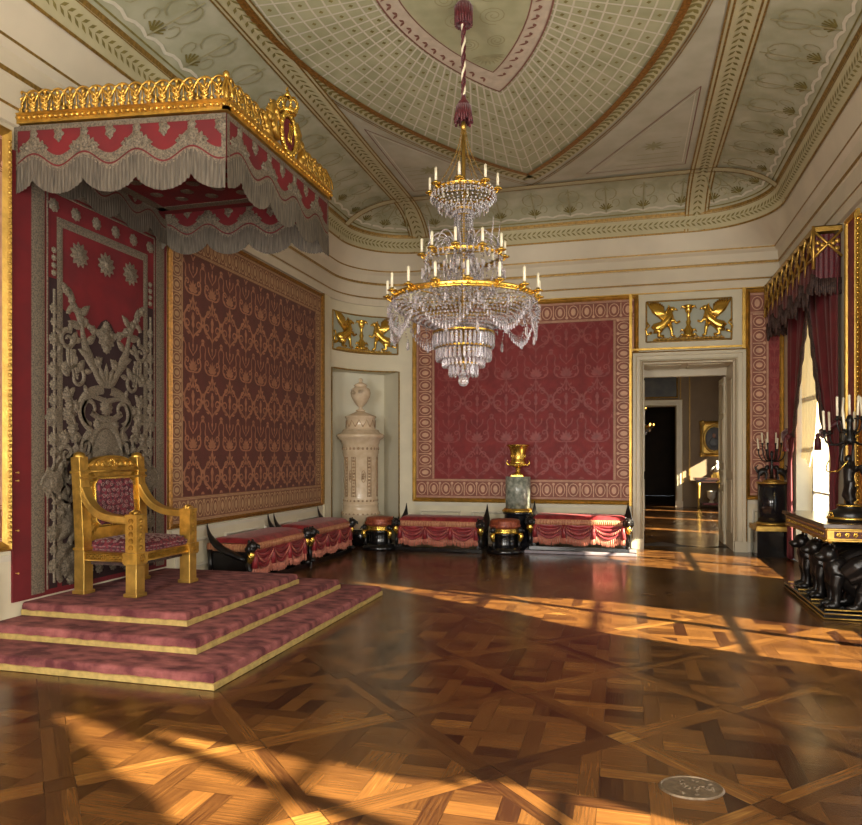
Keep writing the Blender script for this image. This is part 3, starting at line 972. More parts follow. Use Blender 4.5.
    g.frame(0, W, 0, H, [(0, .0), (0, .03), (.012, .045), (.03, .03), (.04, .05), (.055, .04), (fw + .01, .016)])
    if beads:
        nb = int(H / .045)
        for i in range(nb):
            z = fw + (H - 2 * fw) * i / nb
            for x in (fw * .5, W - fw * .5): g.ell((x, -.05, z), (.016, .016, .018 if i % 2 else .010), 6, 4)
    g.build('gilt_frame', frame_m, t)
    return t
# local x runs along the wall, front = -y
damask('damask_wall_panel', 'brown-red damask wall panel with pale scroll pattern above the two long benches', 'wall panel', (XL, 7.15, .76), PI / 2, 4.34, 3.67, .32, .24, (.40, .95), (REDA, REDAP, BORD, BORDP), frame_m=GILTBROWN, fw=.045, egg=.17, bold=1.6)
damask('damask_wall_panel', 'broad crimson damask wall panel behind the gilt urn and marble column', 'wall panel', (-3.89, YB, .76), 0, 4.12, 3.68, .37, .37, (.50, 1.15), (REDB, REDBP, BORDR, BORDRP), egg=.24)
damask('damask_wall_panel', 'narrow crimson damask wall panel right of the doorway, above the black pedestal', 'wall panel', (1.955, YB, .88), 0, .60, 3.55, .37, .30, (.3, 1.0), (REDB, REDBP, BORDR, BORDRP), right_border=False, egg=.24)
damask('damask_wall_panel', 'damask wall panel left of the canopy, only its gilt edge in view', 'wall panel', (XL, .6, .80), PI / 2, 4.36, 3.6, .32, .24, (.45, 1.02), (REDB, REDBP, BORDR, BORDRP), egg=.24, fw=.075, beads=True)
damask('damask_wall_panel', 'dark crimson damask strip between window drape and pier mirror', 'wall panel', (XR, 9.46, .95), -PI / 2, .46, 3.45, .05, .05, (.24, 1.0), (REDB, REDBP, REDB, REDBP), egg=.3, fw=.05)

# ------------------------------------------------------------------ dado, door casing, overdoors
def dado():
    def boards(parent_name, loc, rz, W, H, n, base=.16):
        b = MB()
        b.box(0, W, -.025, 0, 0, base)
        b.box(0, W, -.03, 0, H - .05, H)
        q = W / n
        for i in range(n):
            b.frame(q * i + .10, q * (i + 1) - .10, base + .09, H - .14, [(0, 0), (0, .02), (.02, .026), (.04, .008), (.045, 0)])
        o = b.build(parent_name, CREAMD); o.location = loc; o.rotation_euler = (0, 0, rz); struct(o)
    boards('baseboard_left', (XL, 7.2, 0), PI / 2, 4.3, .74, 4)
    boards('baseboard_front', (XL, YF, 0), PI / 2, 7.15, .76, 6)
    boards('baseboard_back', (CC[0], YB, 0), 0, DX0 - .17 - CC[0], .74, 4)
    boards('baseboard_corner', (1.96, YB, 0), 0, .58, .86, 1)
dado()
def casing(name, x0, x1, z1, y, w=.17, m=WOODW, gilt=True):
    b = MB()
    prof = [(0, 0), (0, .05), (.03, .065), (.05, .045), (.11, .045), (.12, .06), (w, .06), (w, 0)]
    b.box(x0 - w - .02, x0 + .01, y - .075, y, 0, .18); b.box(x1 - .01, x1 + w + .02, y - .075, y, 0, .18)
    path = [(x0, 0), (x0, z1), (x1, z1), (x1, 0)]
    vs, fs = [], []
    nrm = [(-1, 0), (-1, 1), (1, 1), (1, 0)]
    for (px, pz), (nx, nz) in zip(path, nrm):
        for (q, d) in prof: vs.append((px + nx * q, y - d, pz + nz * q))
    m_ = len(prof)
    for i in range(3):
        for j in range(m_ - 1): fs.append((i * m_ + j, (i + 1) * m_ + j, (i + 1) * m_ + j + 1, i * m_ + j + 1))
    b.add(vs, fs, 0, False)
    o = b.build(name, m); struct(o)
    if gilt:
        g = MB()
        for (q, d, w_) in ((.012, .058, .012), (w + .008, .062, .02)):
            vs, fs = [], []
            for (px, pz), (nx, nz) in zip(path, nrm):
                for (a, c) in ((q - w_ / 2, d), (q, d + .012), (q + w_ / 2, d)): vs.append((px + nx * a, y - c, pz + nz * a))
            for i in range(3):
                for j in range(2): fs.append((i * 3 + j, (i + 1) * 3 + j, (i + 1) * 3 + j + 1, i * 3 + j + 1))
            g.add(vs, fs, 0, False)
        go = g.build('gilt_edge', GILTLINE, o); go['label'] = 'gilt edge of the door casing'
    return o
casing('door_1', DX0, DX1, DZ, YB)
# gilt uprights and rails of the back wall
tb = MB()
for x in (.10, 1.935): tb.box(x - .03, x + .02, YB - .05, YB, .74, ZW)
tb.box(.10, 1.95, YB - .045, YB, 3.455, 3.49)
tb.box(-3.9, XR, YB - .04, YB, 4.435, 4.46)
struct(tb.build('trim_5', GOLDM))
# soffit and jamb panelling of the deep doorway, with the leaf folded back on the right
def doorway():
    b = MB()
    y0, y1 = YB + .02, YB + WT
    b.box(DX0, DX1, y0, y1, DZ - .02, DZ, 0)
    for i in range(2):
        xa = DX0 + .1 + i * .68; 
        b.add([(xa, y0 + .15, DZ - .021), (xa + .55, y0 + .15, DZ - .021), (xa + .55, y1 - .15, DZ - .021), (xa, y1 - .15, DZ - .021)], [(0, 1, 2, 3)], 0, False)
        b.tube([(xa, y0 + .15, DZ - .025), (xa + .55, y0 + .15, DZ - .025), (xa + .55, y1 - .15, DZ - .025), (xa, y1 - .15, DZ - .025)], .014, 6, 0, True)
    b.box(DX0 - .0, DX0 + .02, y0, y1, 0, DZ, 0); b.box(DX1 - .02, DX1, y0, y1, 0, DZ, 0)
    b.box(DX0, DX1, y1 - .12, y1, DZ - .16, DZ, 0)
    for x, s in ((DX0 + .02, 1), (DX1 - .02, -1)):
        for (za, zb) in ((.3, 1.2), (1.35, 2.95)):
            b.tube([(x + s * .004, y0 + .15, za), (x + s * .004, y1 - .15, za), (x + s * .004, y1 - .15, zb), (x + s * .004, y0 + .15, zb)], .014, 6, 0, True)
    struct(b.build('trim_6', WOODW))
    t = thing('door_leaf', 'white panelled door leaf folded open against the right side of the doorway', 'door', (DX1 + .045, YB + WT - .0, 0), 0)
    d = MB()
    d.box(-.10, -.045, .01, .72, .01, DZ - .18)
    d.build('door_board', WOODW, t, bevel=.006)
    p = MB()
    for (za, zb) in ((.25, .95), (1.1, 1.35), (1.5, 2.3), (2.42, 2.95)):
        for x in (-.102, -.043):
            p.tube([(x, .06, za), (x, .62, za), (x, .62, zb), (x, .06, zb)], .016, 6, 0, True)
    p.build('moulding', WOODW, t)
    k = MB(); k.ell((-.125, .63, 1.12), .03); k.box(-.11, -.10, .60, .66, 1.0, 1.24)
    k.build('lock_plate', GOLDM, t, 'brass lock and knob')
doorway()
# --- griffin reliefs
def tube2(mb, pts, r, n=8, mat=0): mb.tube([(u, -d, v) for u, v, d in pts], r, n, mat)
def griffin(mb, cx, s, f=1):
    """gilded seated griffin in relief, facing +f; base at v = 0, about .55 high at s = 1"""
    def T(u, v, d=.03): return (cx + f * u * s, v * s, d * s)
    def tb_(pts, r): tube2(mb, [T(*p) for p in pts], [q * s for q in r])
    tb_([(-.20, .13, .03), (-.16, .17, .03), (-.06, .22, .04), (.02, .29, .045), (.06, .36, .045), (.06, .43, .04), (.085, .475, .04)], [.085, .10, .075, .08, .07, .045, .042])
    mb.ell((cx + f * .095 * s, -.045 * s, .485 * s), (.05 * s, .04 * s, .045 * s))
    tb_([(.12, .485, .045), (.165, .475, .045), (.18, .45, .045)], [.03, .018, .005])
    tb_([(.05, .52, .04), (.03, .56, .04)], [.022, .006]); tb_([(-.02, .36, .03), (-.0, .44, .03), (.04, .52, .03)], [.02, .03, .02])
    tb_([(.03, .27, .06), (.12, .29, .07), (.16, .24, .07), (.22, .27, .07)], [.045, .032, .022, .02])
    tb_([(.04, .25, .05), (.08, .14, .05), (.09, .03, .05), (.14, .015, .05)], [.05, .03, .022, .024])
    tb_([(-.19, .14, .06), (-.10, .10, .07), (-.13, .03, .07), (-.04, .02, .07)], [.075, .055, .03, .026])
    tb_([(-.24, .10, .03), (-.32, .06, .03), (-.34, .16, .03), (-.28, .22, .03), (-.33, .28, .03)], [.03, .022, .018, .016, .022])
    for i in range(8):
        a = 2.35 - i * .10
        l = .42 - i * .03
        tb_([(-.03 + .01 * i, .30 + .012 * i, .06), (-.03 + l * .5 * math.cos(a) - .02, .30 + l * .5 * math.sin(a), .055), (-.03 + l * math.cos(a), .31 + l * math.sin(a) + .03, .03)], [.034, .04, .012])
def candelabrum_relief(mb, cx, s):
    prof = [(.11, 0), (.11, .03), (.07, .05), (.085, .12), (.05, .17), (.03, .20), (.045, .26), (.028, .30), (.028, .40), (.05, .43), (.075, .50), (.06, .52), (.09, .54), (.02, .56)]
    mb.lathe([(r * s, z * s) for r, z in prof], 14, (cx, -.02 * s, 0), 0)
    for f in (1, -1):
        for (a, b_, l) in ((.05, .1, .09), (.06, .5, .07), (.05, .02, .10)):
            tube2(mb, [(cx + f * a * s, b_ * s, .03 * s), (cx + f * (a + l * .6) * s, (b_ + .03) * s, .03 * s), (cx + f * (a + l) * s, (b_ - .02) * s, .03 * s)], [.025 * s, .02 * s, .006 * s])
def relief(name, label, loc, rz, W, H, xf=None):
    """framed griffin relief; local origin = bottom left of the ground"""
    t = thing(name, label, 'wall relief', loc, rz)
    g = MB(xf); nseg = 16
    for i in range(nseg): g.rect(W * i / nseg, W * (i + 1) / nseg, 0, H, .006)
    g.build('painted_ground', GREYBLUE, t)
    fr = MB(xf)
    for (a0, b0, a1, b1) in ((0, 0, W, 0), (W, 0, W, H), (W, H, 0, H), (0, H, 0, 0)):
        P = [(a0 + (a1 - a0) * i / nseg, -.012, b0 + (b1 - b0) * i / nseg) for i in range(nseg + 1)]
        fr.tube(P, .015, 6)
    fr.build('gilt_frame', GILTLINE, t)
    s = (H - .1) / .60
    for f, cx in ((1, W / 2 - .36 * s), (-1, W / 2 + .36 * s)):
        b = MB(); griffin(b, cx, s, f)
        b.v = [(x, y, z + .06) for x, y, z in b.v]
        if xf: b.v = [tuple(xf(*p)) for p in b.v]
        b.build('griffin', GOLDB, t)
    b = MB(); candelabrum_relief(b, W / 2, s); b.v = [(x, y, z + .06) for x, y, z in b.v]
    if xf: b.v = [tuple(xf(*p)) for p in b.v]
    b.build('candelabrum', GOLDB, t)
    b = MB(xf)
    for i in range(24):
        u = W * (.10 + .8 * (i + .5) / 24)
        b.ell((u, -.02, .045), (.022, .02, .018 + .01 * (i % 2)), 6, 4)
    for i in range(nseg): b.tube([(W * (.08 + .84 * i / nseg), -.015, .03), (W * (.08 + .84 * (i + 1) / nseg), -.015, .03)], .016, 6)
    b.build('leafy_base', GOLDM, t)
    return t
relief('griffin_relief', 'gilded relief of two griffins and a candelabrum over the doorway', (.36, YB, 3.60), 0, 1.38, .70)
am = (A1 + A2) / 2
Wc = (A1 - A2) * CR - .05
def bend(u, y, z):
    a = A1 - .02 - u / CR
    r = CR + y
    return (CC[0] + r * math.cos(a), CC[1] + r * math.sin(a), z + 3.55)
relief('griffin_relief', 'curved gilded griffin relief on the rounded corner above the stove niche', (0, 0, 0), 0, Wc, .70, bend)

# ------------------------------------------------------------------ window bay with drapes
def window(n, y0, y1):
    o = MB()
    # casement: frame, mullion and bars, standing in the opening; local x along the wall
    x = XR + .22
    for (a, c) in ((y0, y0 + .08), (y1 - .08, y1), ((y0 + y1) / 2 - .05, (y0 + y1) / 2 + .05)): o.box(x, x + .06, a, c, WS, WH)
    for z in (WS, 1.05, 1.8, 2.55, WH - .07): o.box(x, x + .06, y0, y1, z, z + (.07 if z in (WS, WH - .07) else .035))
    f = o.build('window_%d' % n, WINW); struct(f)
    g = MB(); g.box(x + .02, x + .026, y0 + .02, y1 - .02, WS + .02, WH - .02); g.build('window_pane', PANE, f)
    s = MB(); s.box(XR - .02, XR + .45, y0 - .03, y1 + .03, WS - .05, WS); s.build('window_sill', WINW, f)
    for (a, c) in ((y0 - .02, y0), (y1, y1 + .02)):
        pass
for i, (a, c) in enumerate(WINS): window(i + 1, a, c)
def curtains(label_pre, y0, y1, pelmet=True, full=True, open_=1.0):
    """drapery of one bay; local x = world -y, front towards the room (-x world)"""
    ymid, half = (y0 + y1) / 2, (y1 - y0) / 2 + .22
    ztop, zbot = 4.28, .02
    t = thing('window_drapery', label_pre, 'curtain', (XR, ymid, 0), -PI / 2)
    # local: u = -(y - ymid); y local = x - XR
    for sg, nm in ((1, 'drape'), (-1, 'drape')):
        d = MB()
        def fn(u, v, sg=sg):
            z = ztop - .25 - (ztop - .25 - zbot) * v
            # opening: nearly closed at top, tied back at v ~ .62
            tie = math.exp(-((v - .54) / .14) ** 2)
            inner = (.02 + .60 * max(0, (v - .08) / .42) ** 1.05 if v < .5 else .62 + .22 * min(1, (v - .5) / .12)) * half * open_
            outer = half + ((.13 - .16 * min(1, max(0, (v - .6) / .1))) if sg > 0 else -.05)
            w_ = inner + (outer - inner) * u
            dep = -.06 - .022 * math.sin(u * 26 + v * 3) * (1 - .5 * tie) - .02 * math.sin(u * 9)
            return (sg * w_, dep, z)
        d.sheet(fn, 46, 40)
        d.build(nm, CURT, t, solid=.006)
        l = MB()
        pts = [Vector(fn(0, v / 40)) + Vector((-sg * .01, -.02, 0)) for v in range(0, 22)]
        l.tube(pts, [.07 + .02 * math.sin(i * 2.1) for i in range(22)], 7, sect=[(-1, -.15), (-.3, -.32), (1, -.15), (1, .15), (-.3, .32), (-1, .15)], ref=(0, 1, 0))
        l.build('lace_edge', LACE, t)
        if full:
            s = MB()
            def fs(u, v, sg=sg):
                z = 3.7 - 2.05 * v
                inner = (.0 + .30 * v ** 1.6 + .35 * max(0, v - .8) * 5 * .5) * half
                outer = half * (.86 + .04 * v)
                w_ = inner + (outer - inner) * u * (1 - .25 * v)
                zz = z - .20 * (1 - u) * v + .05 * math.sin(u * 5) * v
                return (sg * w_, .07 + .022 * math.sin(u * 32), zz)
            s.sheet(fs, 40, 26)
            s.build('sheer_curtain', SHEER, t)
            tb_ = MB()
            c = Vector(fn(.12, .54))
            tb_.tube([c + Vector((-sg * .05, -.07, .07)), c + Vector((sg * .14, -.10, .0)), c + Vector((sg * .34, -.08, .10)), c + Vector((sg * .45, .0, .16))], .035, 8)
            tb_.lathe([(.015, 0), (.03, -.03), (.022, -.055), (.036, -.08), (.045, -.22), (.01, -.22)], 10, tuple(c + Vector((-sg * .02, -.12, .04))))
            tb_.build('tie_back', BURG, t, 'burgundy tie-back with tassel')
    if pelmet:
        p = MB()
        D = .32
        xa, xb = -half - .45, half
        za, zb = 4.04, 4.43
        p.box(xa, xb, -D, -D + .02, zb - .07, zb); p.box(xa, xa + .02, -D, 0, zb - .07, zb); p.box(xb - .02, xb, -D, 0, zb - .07, zb)
        p.box(xa, xb, -D, -.0, zb - .012, zb)
        p.box(xa, xb, -D, -D + .02, za, za + .02)
        # crossed lances along the front and on the ends
        n = 9
        for i in range(n):
            a, c = xa + (xb - xa) * i / n, xa + (xb - xa) * (i + 1) / n
            p.tube([(a, -D, za), (c, -D - .01, zb - .06)], .016, 6); p.tube([(a, -D - .01, zb - .06), (c, -D, za)], .016, 6)
            m_ = (a + c) / 2
            for q in range(5): p.ell((m_ + .05 * math.cos(q * 1.256), -D - .012, (za + zb) / 2 - .03 + .05 * math.sin(q * 1.256)), (.03, .014, .03), 6, 4)
            p.tube([(a, -D - .01, za + .05), (a, -D - .02, za - .16)], [.022, .004], 6)
        for sx in (xa, xb):
            p.tube([(sx, -D, za), (sx, 0, zb - .06)], .017, 6); p.tube([(sx, -D, zb - .06), (sx, 0, za)], .017, 6)
            p.tube([(sx, -D, za - .14), (sx, -D, zb)], .02, 6)
            for q in range(6): p.ell((sx, -D / 2 + (.09 if q % 2 else -.09) + .03 * math.cos(q), (za + zb) / 2 + .05 * math.sin(q * 2.2) - .04), (.012, .035, .03), 6, 4)
        p.build('pelmet', GOLDM, t, 'gilded pelmet of crossed lances')
        v = MB()
        def vf(u, q):
            x = xa + (xb - xa) * u
            return (x, -D + .035 + .02 * math.sin(u * 90), zb - .10 - q * (.60 + .09 * math.sin(u * 2 * PI * 5)))
        v.sheet(vf, 120, 8)
        for sx in (xa + .025, xb - .025):
            v.sheet(lambda u, q, sx=sx: (sx + .01 * math.sin(u * 30), -D + .03 + (D - .04) * u, zb - .10 - q * (.58 + .05 * math.sin(u * 9))), 16, 8)
        v.build('valance', BURG, t)
        f = MB()
        for i in range(130):
            u = i / 129; x, y, z = vf(u, 1)
            f.tube([(x, y - .01, z + .06), (x, y - .012, z - .10 - .03 * (i % 3))], [.012, .016], 5)
        for sx in (xa + .02, xb - .02):
            for i in range(14):
                y = -D + .03 + (D - .04) * i / 13
                f.tube([(sx, y, zb - .64), (sx, y, zb - .82 - .02 * (i % 3))], [.01, .014], 5)
        f.build('tassel_fringe', LACE, t)
    return t
curtains('dark crimson window drapery with gilded pelmet, lace edges and cream sheer in the far bay', 9.9, 12.1)
curtains('dark crimson window drapery of the middle bay, out of view, its opening shaped for the sun streak', 5.5, 7.4, pelmet=False, full=False, open_=.74)  # unseen drapes, opening shaped to trim the sun streak on the floor
curtains('dark crimson window drapery of the nearest bay, unseen, added to shape the sun patches', .5, 2.6, pelmet=False, full=False, open_=.88)  # unseen drapes added to narrow the sunlight in the foreground
# ------------------------------------------------------------------ dais
def dais():
    t = thing('dais', 'three-stepped dais covered in wine-red velvet with gold edging under the throne', 'dais', (XL, 0, 0))
    # local x from the wall
    for i, (xd, ya, yb) in enumerate(((2.38, 4.33, 7.82), (1.98, 4.73, 7.52), (1.66, 5.08, 7.12))):
        z0, z1 = .11 * i, .11 * (i + 1)
        b = MB()
        # rounded upper edge
        nx, ny = 26, 40
        r = .028
        prof = [(0, z0), (0, z1 - r), (r * .3, z1 - r * .3), (r, z1)]
        per = []
        def ring(q, z):
            return [(.02, ya + q, z), (xd - q, ya + q, z), (xd - q, yb - q, z), (.02, yb - q, z)]
        vs, fs = [], []
        for q, z in prof: vs += ring(q, z)
        for k in range(len(prof) - 1):
            for j in range(4): fs.append((k * 4 + j, k * 4 + (j + 1) % 4, k * 4 + 4 + (j + 1) % 4, k * 4 + 4 + j))
        n0 = (len(prof) - 1) * 4
        fs.append((n0, n0 + 1, n0 + 2, n0 + 3))
        b.add(vs, fs, 0, False)
        st = b.build('step', VELV, t)
        g = MB()
        h = .045
        rr = random.Random(i)
        def gal(a, c, nrm):
            n = 40
            P = []
            for k in range(n + 1):
                u = k / n
                x, y = a[0] + (c[0] - a[0]) * u, a[1] + (c[1] - a[1]) * u
                P.append((x, y, rr.uniform(-.003, .004)))
            vs = []
            for (x, y, w_) in P:
                vs += [(x, y, z0 + .002), (x + nrm[0] * .012, y + nrm[1] * .012, z0 + .004), (x + nrm[0] * .012, y + nrm[1] * .012, z0 + h + w_), (x, y, z0 + h + w_ + .003)]
            g.add(vs, [(4 * k + j, 4 * k + 4 + j, 4 * k + 5 + j, 4 * k + 1 + j) for k in range(n) for j in range(3)], 0, False)
        gal((.02, ya), (xd + .012, ya), (0, -1)); gal((xd, ya - .012), (xd, yb + .012), (1, 0)); gal((xd + .012, yb), (.02, yb), (0, 1))
        g.build('galloon_edge', GALL, st, 'gold braid along the foot of the step')
dais()
# ------------------------------------------------------------------ tapestry behind the throne
def tapestry():
    W, H = 1.98, 3.90
    t = thing('tapestry', 'red and black wall hanging embroidered with silver arms and scrolls behind the throne', 'tapestry', (XL, 5.13, .345), PI / 2)
    b = MB()
    n = 40
    b.sheet(lambda u, v: (-.15 + (W + .15) * u, -.02 - .004 * math.sin(u * 20), H * v), n, 4, 0)
    b.add([(-.15, -.02, 0), (-.15, -.003, 0), (-.15, -.003, H), (-.15, -.02, H), (W, -.02, 0), (W, -.003, 0), (W, -.003, H), (W, -.02, H)], [(0, 1, 2, 3), (5, 4, 7, 6)], 0, False)
    # dark velvet ground below the swags
    P = [(.40, .05), (W - .40, .05), (W - .40, 2.42)] + [(W - .40 - (W - .80) * i / 16, 2.46 + .14 * math.cos(i / 16 * 4 * PI) + .05) for i in range(17)]
    b.blob((W / 2, 1.2), P, .0265, 0, 1)
    b.blob((.30, 1.2), [(.245, .05), (.345, .05), (.345, 2.9), (.245, 2.9)], .0265, 0, 1)
    b.blob((W - .30, 1.2), [(W - .345, .05), (W - .245, .05), (W - .245, 2.9), (W - .345, 2.9)], .0265, 0, 1)
    b.build('velvet_ground', [TAPR, TAPD], t)
    br = MB()
    for u in (.12, .20):
        pass
    for s in (0, 1):
        X = lambda u: W - u if s else u
        br.ribbon([(X(.12), .03), (X(.12), H - .02)], .15, .026, .006)
        br.ribbon([(X(.375), .35), (X(.375), H - .42)], .075, .026, .006)
        br.ribbon([(X(.225), .05), (X(.225), H - .2)], .02, .027, .006)
    br.ribbon([(.10, H - .10), (W - .10, H - .10)], .15, .027, .006)
    br.ribbon([(.37, H - .46), (W - .37, H - .46)], .085, .027, .006)
    br.ribbon([(.22, H - .205), (W - .22, H - .205)], .02, .027, .006)
    br.build('silver_braid', SILV, t)
    e = MB()
    D, HH = .029, .016
    def both(fn):
        for sg in (1, -1): fn(lambda p: (W / 2 + sg * p[0], p[1]), sg)
    def rb(pts, w_): e.ribbon(pts, w_, D, HH)
    def lp(c, r, k=7, am=.22, ph=0):
        k = k + 3; e.blob(c, lump(c, r, k, am * .55, 5 * k, ph), D, HH)
        e.blob(c, lump(c, r * .45, 5, .15, 20, ph), D + HH * .8, HH * .7)
    # row of medallions under the upper braid, three stars below
    for i in range(6): lp((.30 + i * (W - .60) / 5, H - .325), .062, 5, .18, 1)
    for u in (.62, .99, 1.36): lp((u, H - .70), .11, 8, .3); lp((u, H - .70), .06, 6, .2)
    # swags and side figures
    for (a, m_, c) in (((.42, 2.86), (.72, 2.42), (.99, 2.52)), ((W - .42, 2.86), (W - .72, 2.42), (.99, 2.52))):
        P = bez(a, (a[0] * .6 + m_[0] * .4, 2.75), (m_[0], 2.40), c, 12)
        for k, p in enumerate(P): lp(p, .032 + .016 * (k % 2), 5, .25, k)
    lp((.99, 2.46), .12, 9, .18); lp((.99, 2.36), .06, 5, .2); lp((.99, 2.58), .05)
    def side(f, sg):
        Q = lambda *p: [f(q) for q in p]
        def B(a, b_, c, d, w0, w1, n=12, w2=None): rb([f(p) for p in bez(a, b_, c, d, n)], taper(n + 1, w0, w1, w2))
        # acanthus branch rising to the side
        B((.10, 2.02), (.22, 2.22), (.30, 2.25), (.34, 2.52), .05, .13, 14, .05)
        B((.34, 2.52), (.38, 2.72), (.50, 2.70), (.52, 2.60), .10, .05)
        for k, (u, v, a, l) in enumerate(((.22, 2.24, .3, .18), (.28, 2.36, 2.5, .17), (.33, 2.50, .2, .2), (.36, 2.62, 2.4, .18), (.46, 2.70, 1.4, .16), (.16, 2.14, 2.3, .16), (.30, 2.2, -.9, .2), (.40, 2.46, -1.1, .22))):
            o = leaf((u, v), a, l, .085, 6); o = [f(p) for p in o]; e.blob(mid(o), o, D, HH)
        # draped hands/tassels hanging in the dark ground
        for k in range(3):
            B((.44 + .04 * k, 2.28), (.45 + .04 * k, 2.2), (.43 + .04 * k, 2.1), (.40 + .05 * k, 2.0 + .03 * k), .05, .015, 6)
        # flower spray at mid height
        B((.40, 1.30), (.42, 1.5), (.46, 1.7), (.54, 1.92), .035, .03)
        for k in range(6): lp(f((.41 + .022 * k, 1.34 + .10 * k)), .045 + .012 * (k % 3), 6, .25, k)
        lp(f((.50, 1.66)), .085, 7, .25); lp(f((.56, 1.44)), .07, 6, .25); lp(f((.42, 1.74)), .06, 6, .25)
        # shield scrolls
        B((.05, 1.93), (.34, 1.92), (.46, 1.66), (.22, 1.52), .09, .12, 16, .06)
        rb([f(p) for p in spiral((.225, 1.72), .15, .03, -PI / 2, 1.4 * PI, 18)], taper(19, .07, .03))
        B((.19, 1.50), (.40, 1.46), (.36, 1.02), (.30, .80), .10, .07, 16)
        rb([f(p) for p in spiral((.44, 1.12), .16, .025, PI * .6, -1.7 * PI, 22)], taper(23, .085, .04))
        B((.58, 1.16), (.62, .95), (.56, .76), (.42, .66), .10, .12, 14, .05)
        lp(f((.50, .62)), .11, 7, .25); lp(f((.60, .74)), .07, 6, .2)
        B((.05, .62), (.22, .54), (.34, .60), (.44, .56), .06, .10, 12, .05)
        for k in range(4):
            o = [f(p) for p in leaf((.16 + .1 * k, .58), -1.2 + .25 * k, .24, .09, 6)]; e.blob(mid(o), o, D, HH)
        # bottom corner cornucopia
        B((.60, .10), (.74, .25), (.56, .48), (.44, .36), .06, .14, 14, .08)
        for k, (u, v, r_) in enumerate(((.44, .30, .09), (.36, .22, .08), (.52, .22, .10), (.30, .32, .07), (.58, .36, .08), (.24, .16, .06))): lp(f((u, v)), r_, 6 + k % 3, .22, k)
        # candelabra in the side stripe
        u = W / 2 - .30
        for k, (v, r_) in enumerate(((.25, .07), (.40, .05), (.55, .085), (.72, .05), (1.30, .05), (1.42, .065), (1.62, .10), (1.78, .06), (1.92, .05), (2.06, .07), (2.2, .045), (2.34, .06), (2.50, .04), (2.62, .05))): lp(f((u, v)), r_, 5 + k % 3, .2, k)
        rb([f((u, .1)), f((u, 2.8))], .025)
        lp(f((u, 1.02)), .15, 6, .15); rb([f(p) for p in spiral((u, 1.0), .15, .03, 0, 3 * PI, 20)], .03)
        B((u - .09, .85), (u + .05, .8), (u + .1, 1.15), (u - .08, 1.25), .05, .05)
        for v in (2.95, 3.02, 3.09, 3.16): lp(f((u, v)), .03, 4, .2)
        # lush acanthus filling the field
        for (u, v, r_, a0, tr) in ((.40, 2.02, .13, 0, 1), (.52, 2.36, .10, 2, -1), (.30, 1.36, .12, 1, -1), (.55, .92, .11, 3, 1), (.24, .74, .12, 0, -1), (.42, .44, .12, 2, 1), (.15, .34, .13, 1, -1), (.54, 1.28, .09, 0, 1)):
            rb([f(p) for p in spiral((u, v), r_, .02, a0, a0 + tr * 2.6 * PI, 22)], taper(23, .06, .028))
            for k in range(5):
                a = a0 + k * 1.25
                o = [f(p) for p in leaf((u + r_ * .8 * math.cos(a), v + r_ * .8 * math.sin(a)), a + .5 * tr, .12, .06, 5)]; e.blob(mid(o), o, D + .003, HH)
        for (u, v) in ((.12, 2.2), (.2, 1.05), (.13, 1.58), (.33, .95), (.46, 1.5), (.55, 2.1), (.1, .15), (.3, .12), (.48, .1)): lp(f((u, v)), .055, 6, .2, u * 9)
    both(side)
    # oval shield and crowned helm
    rb([(W / 2 + x, y) for x, y in [(.24 * math.cos(2 * PI * i / 28), 1.22 + .36 * math.sin(2 * PI * i / 28)) for i in range(29)]], .075)
    e.blob((W / 2, 1.2), [(W / 2 + .2 * math.cos(2 * PI * i / 28), 1.22 + .32 * math.sin(2 * PI * i / 28)) for i in range(28)], D, .02)
    for k in range(5):
        o = leaf((W / 2, 1.95), PI / 2 + (k - 2) * .45, .26, .09, 6); e.blob(mid(o), o, D, HH)
    rb([(W / 2 - .22, 1.70), (W / 2 - .1, 1.64), (W / 2 + .1, 1.64), (W / 2 + .22, 1.70)], .07)
    rb([(W / 2 - .20, 1.86), (W / 2, 1.82), (W / 2 + .20, 1.86)], .05)
    lp((W / 2, 1.76), .09, 8, .2); lp((W / 2, .86), .09, 7, .2)
    e.build('silver_embroidery', SILV, t, 'raised tarnished silver embroidery')
    c = MB()
    for z in (.25, .62, 1.05, 1.12): c.tube([(-.12, -.02, z), (-.12, -.045, z)], .005, 6); c.ell((-.12, -.05, z), .009)
    c.build('brass_hook', GOLDM, t)
tapestry()
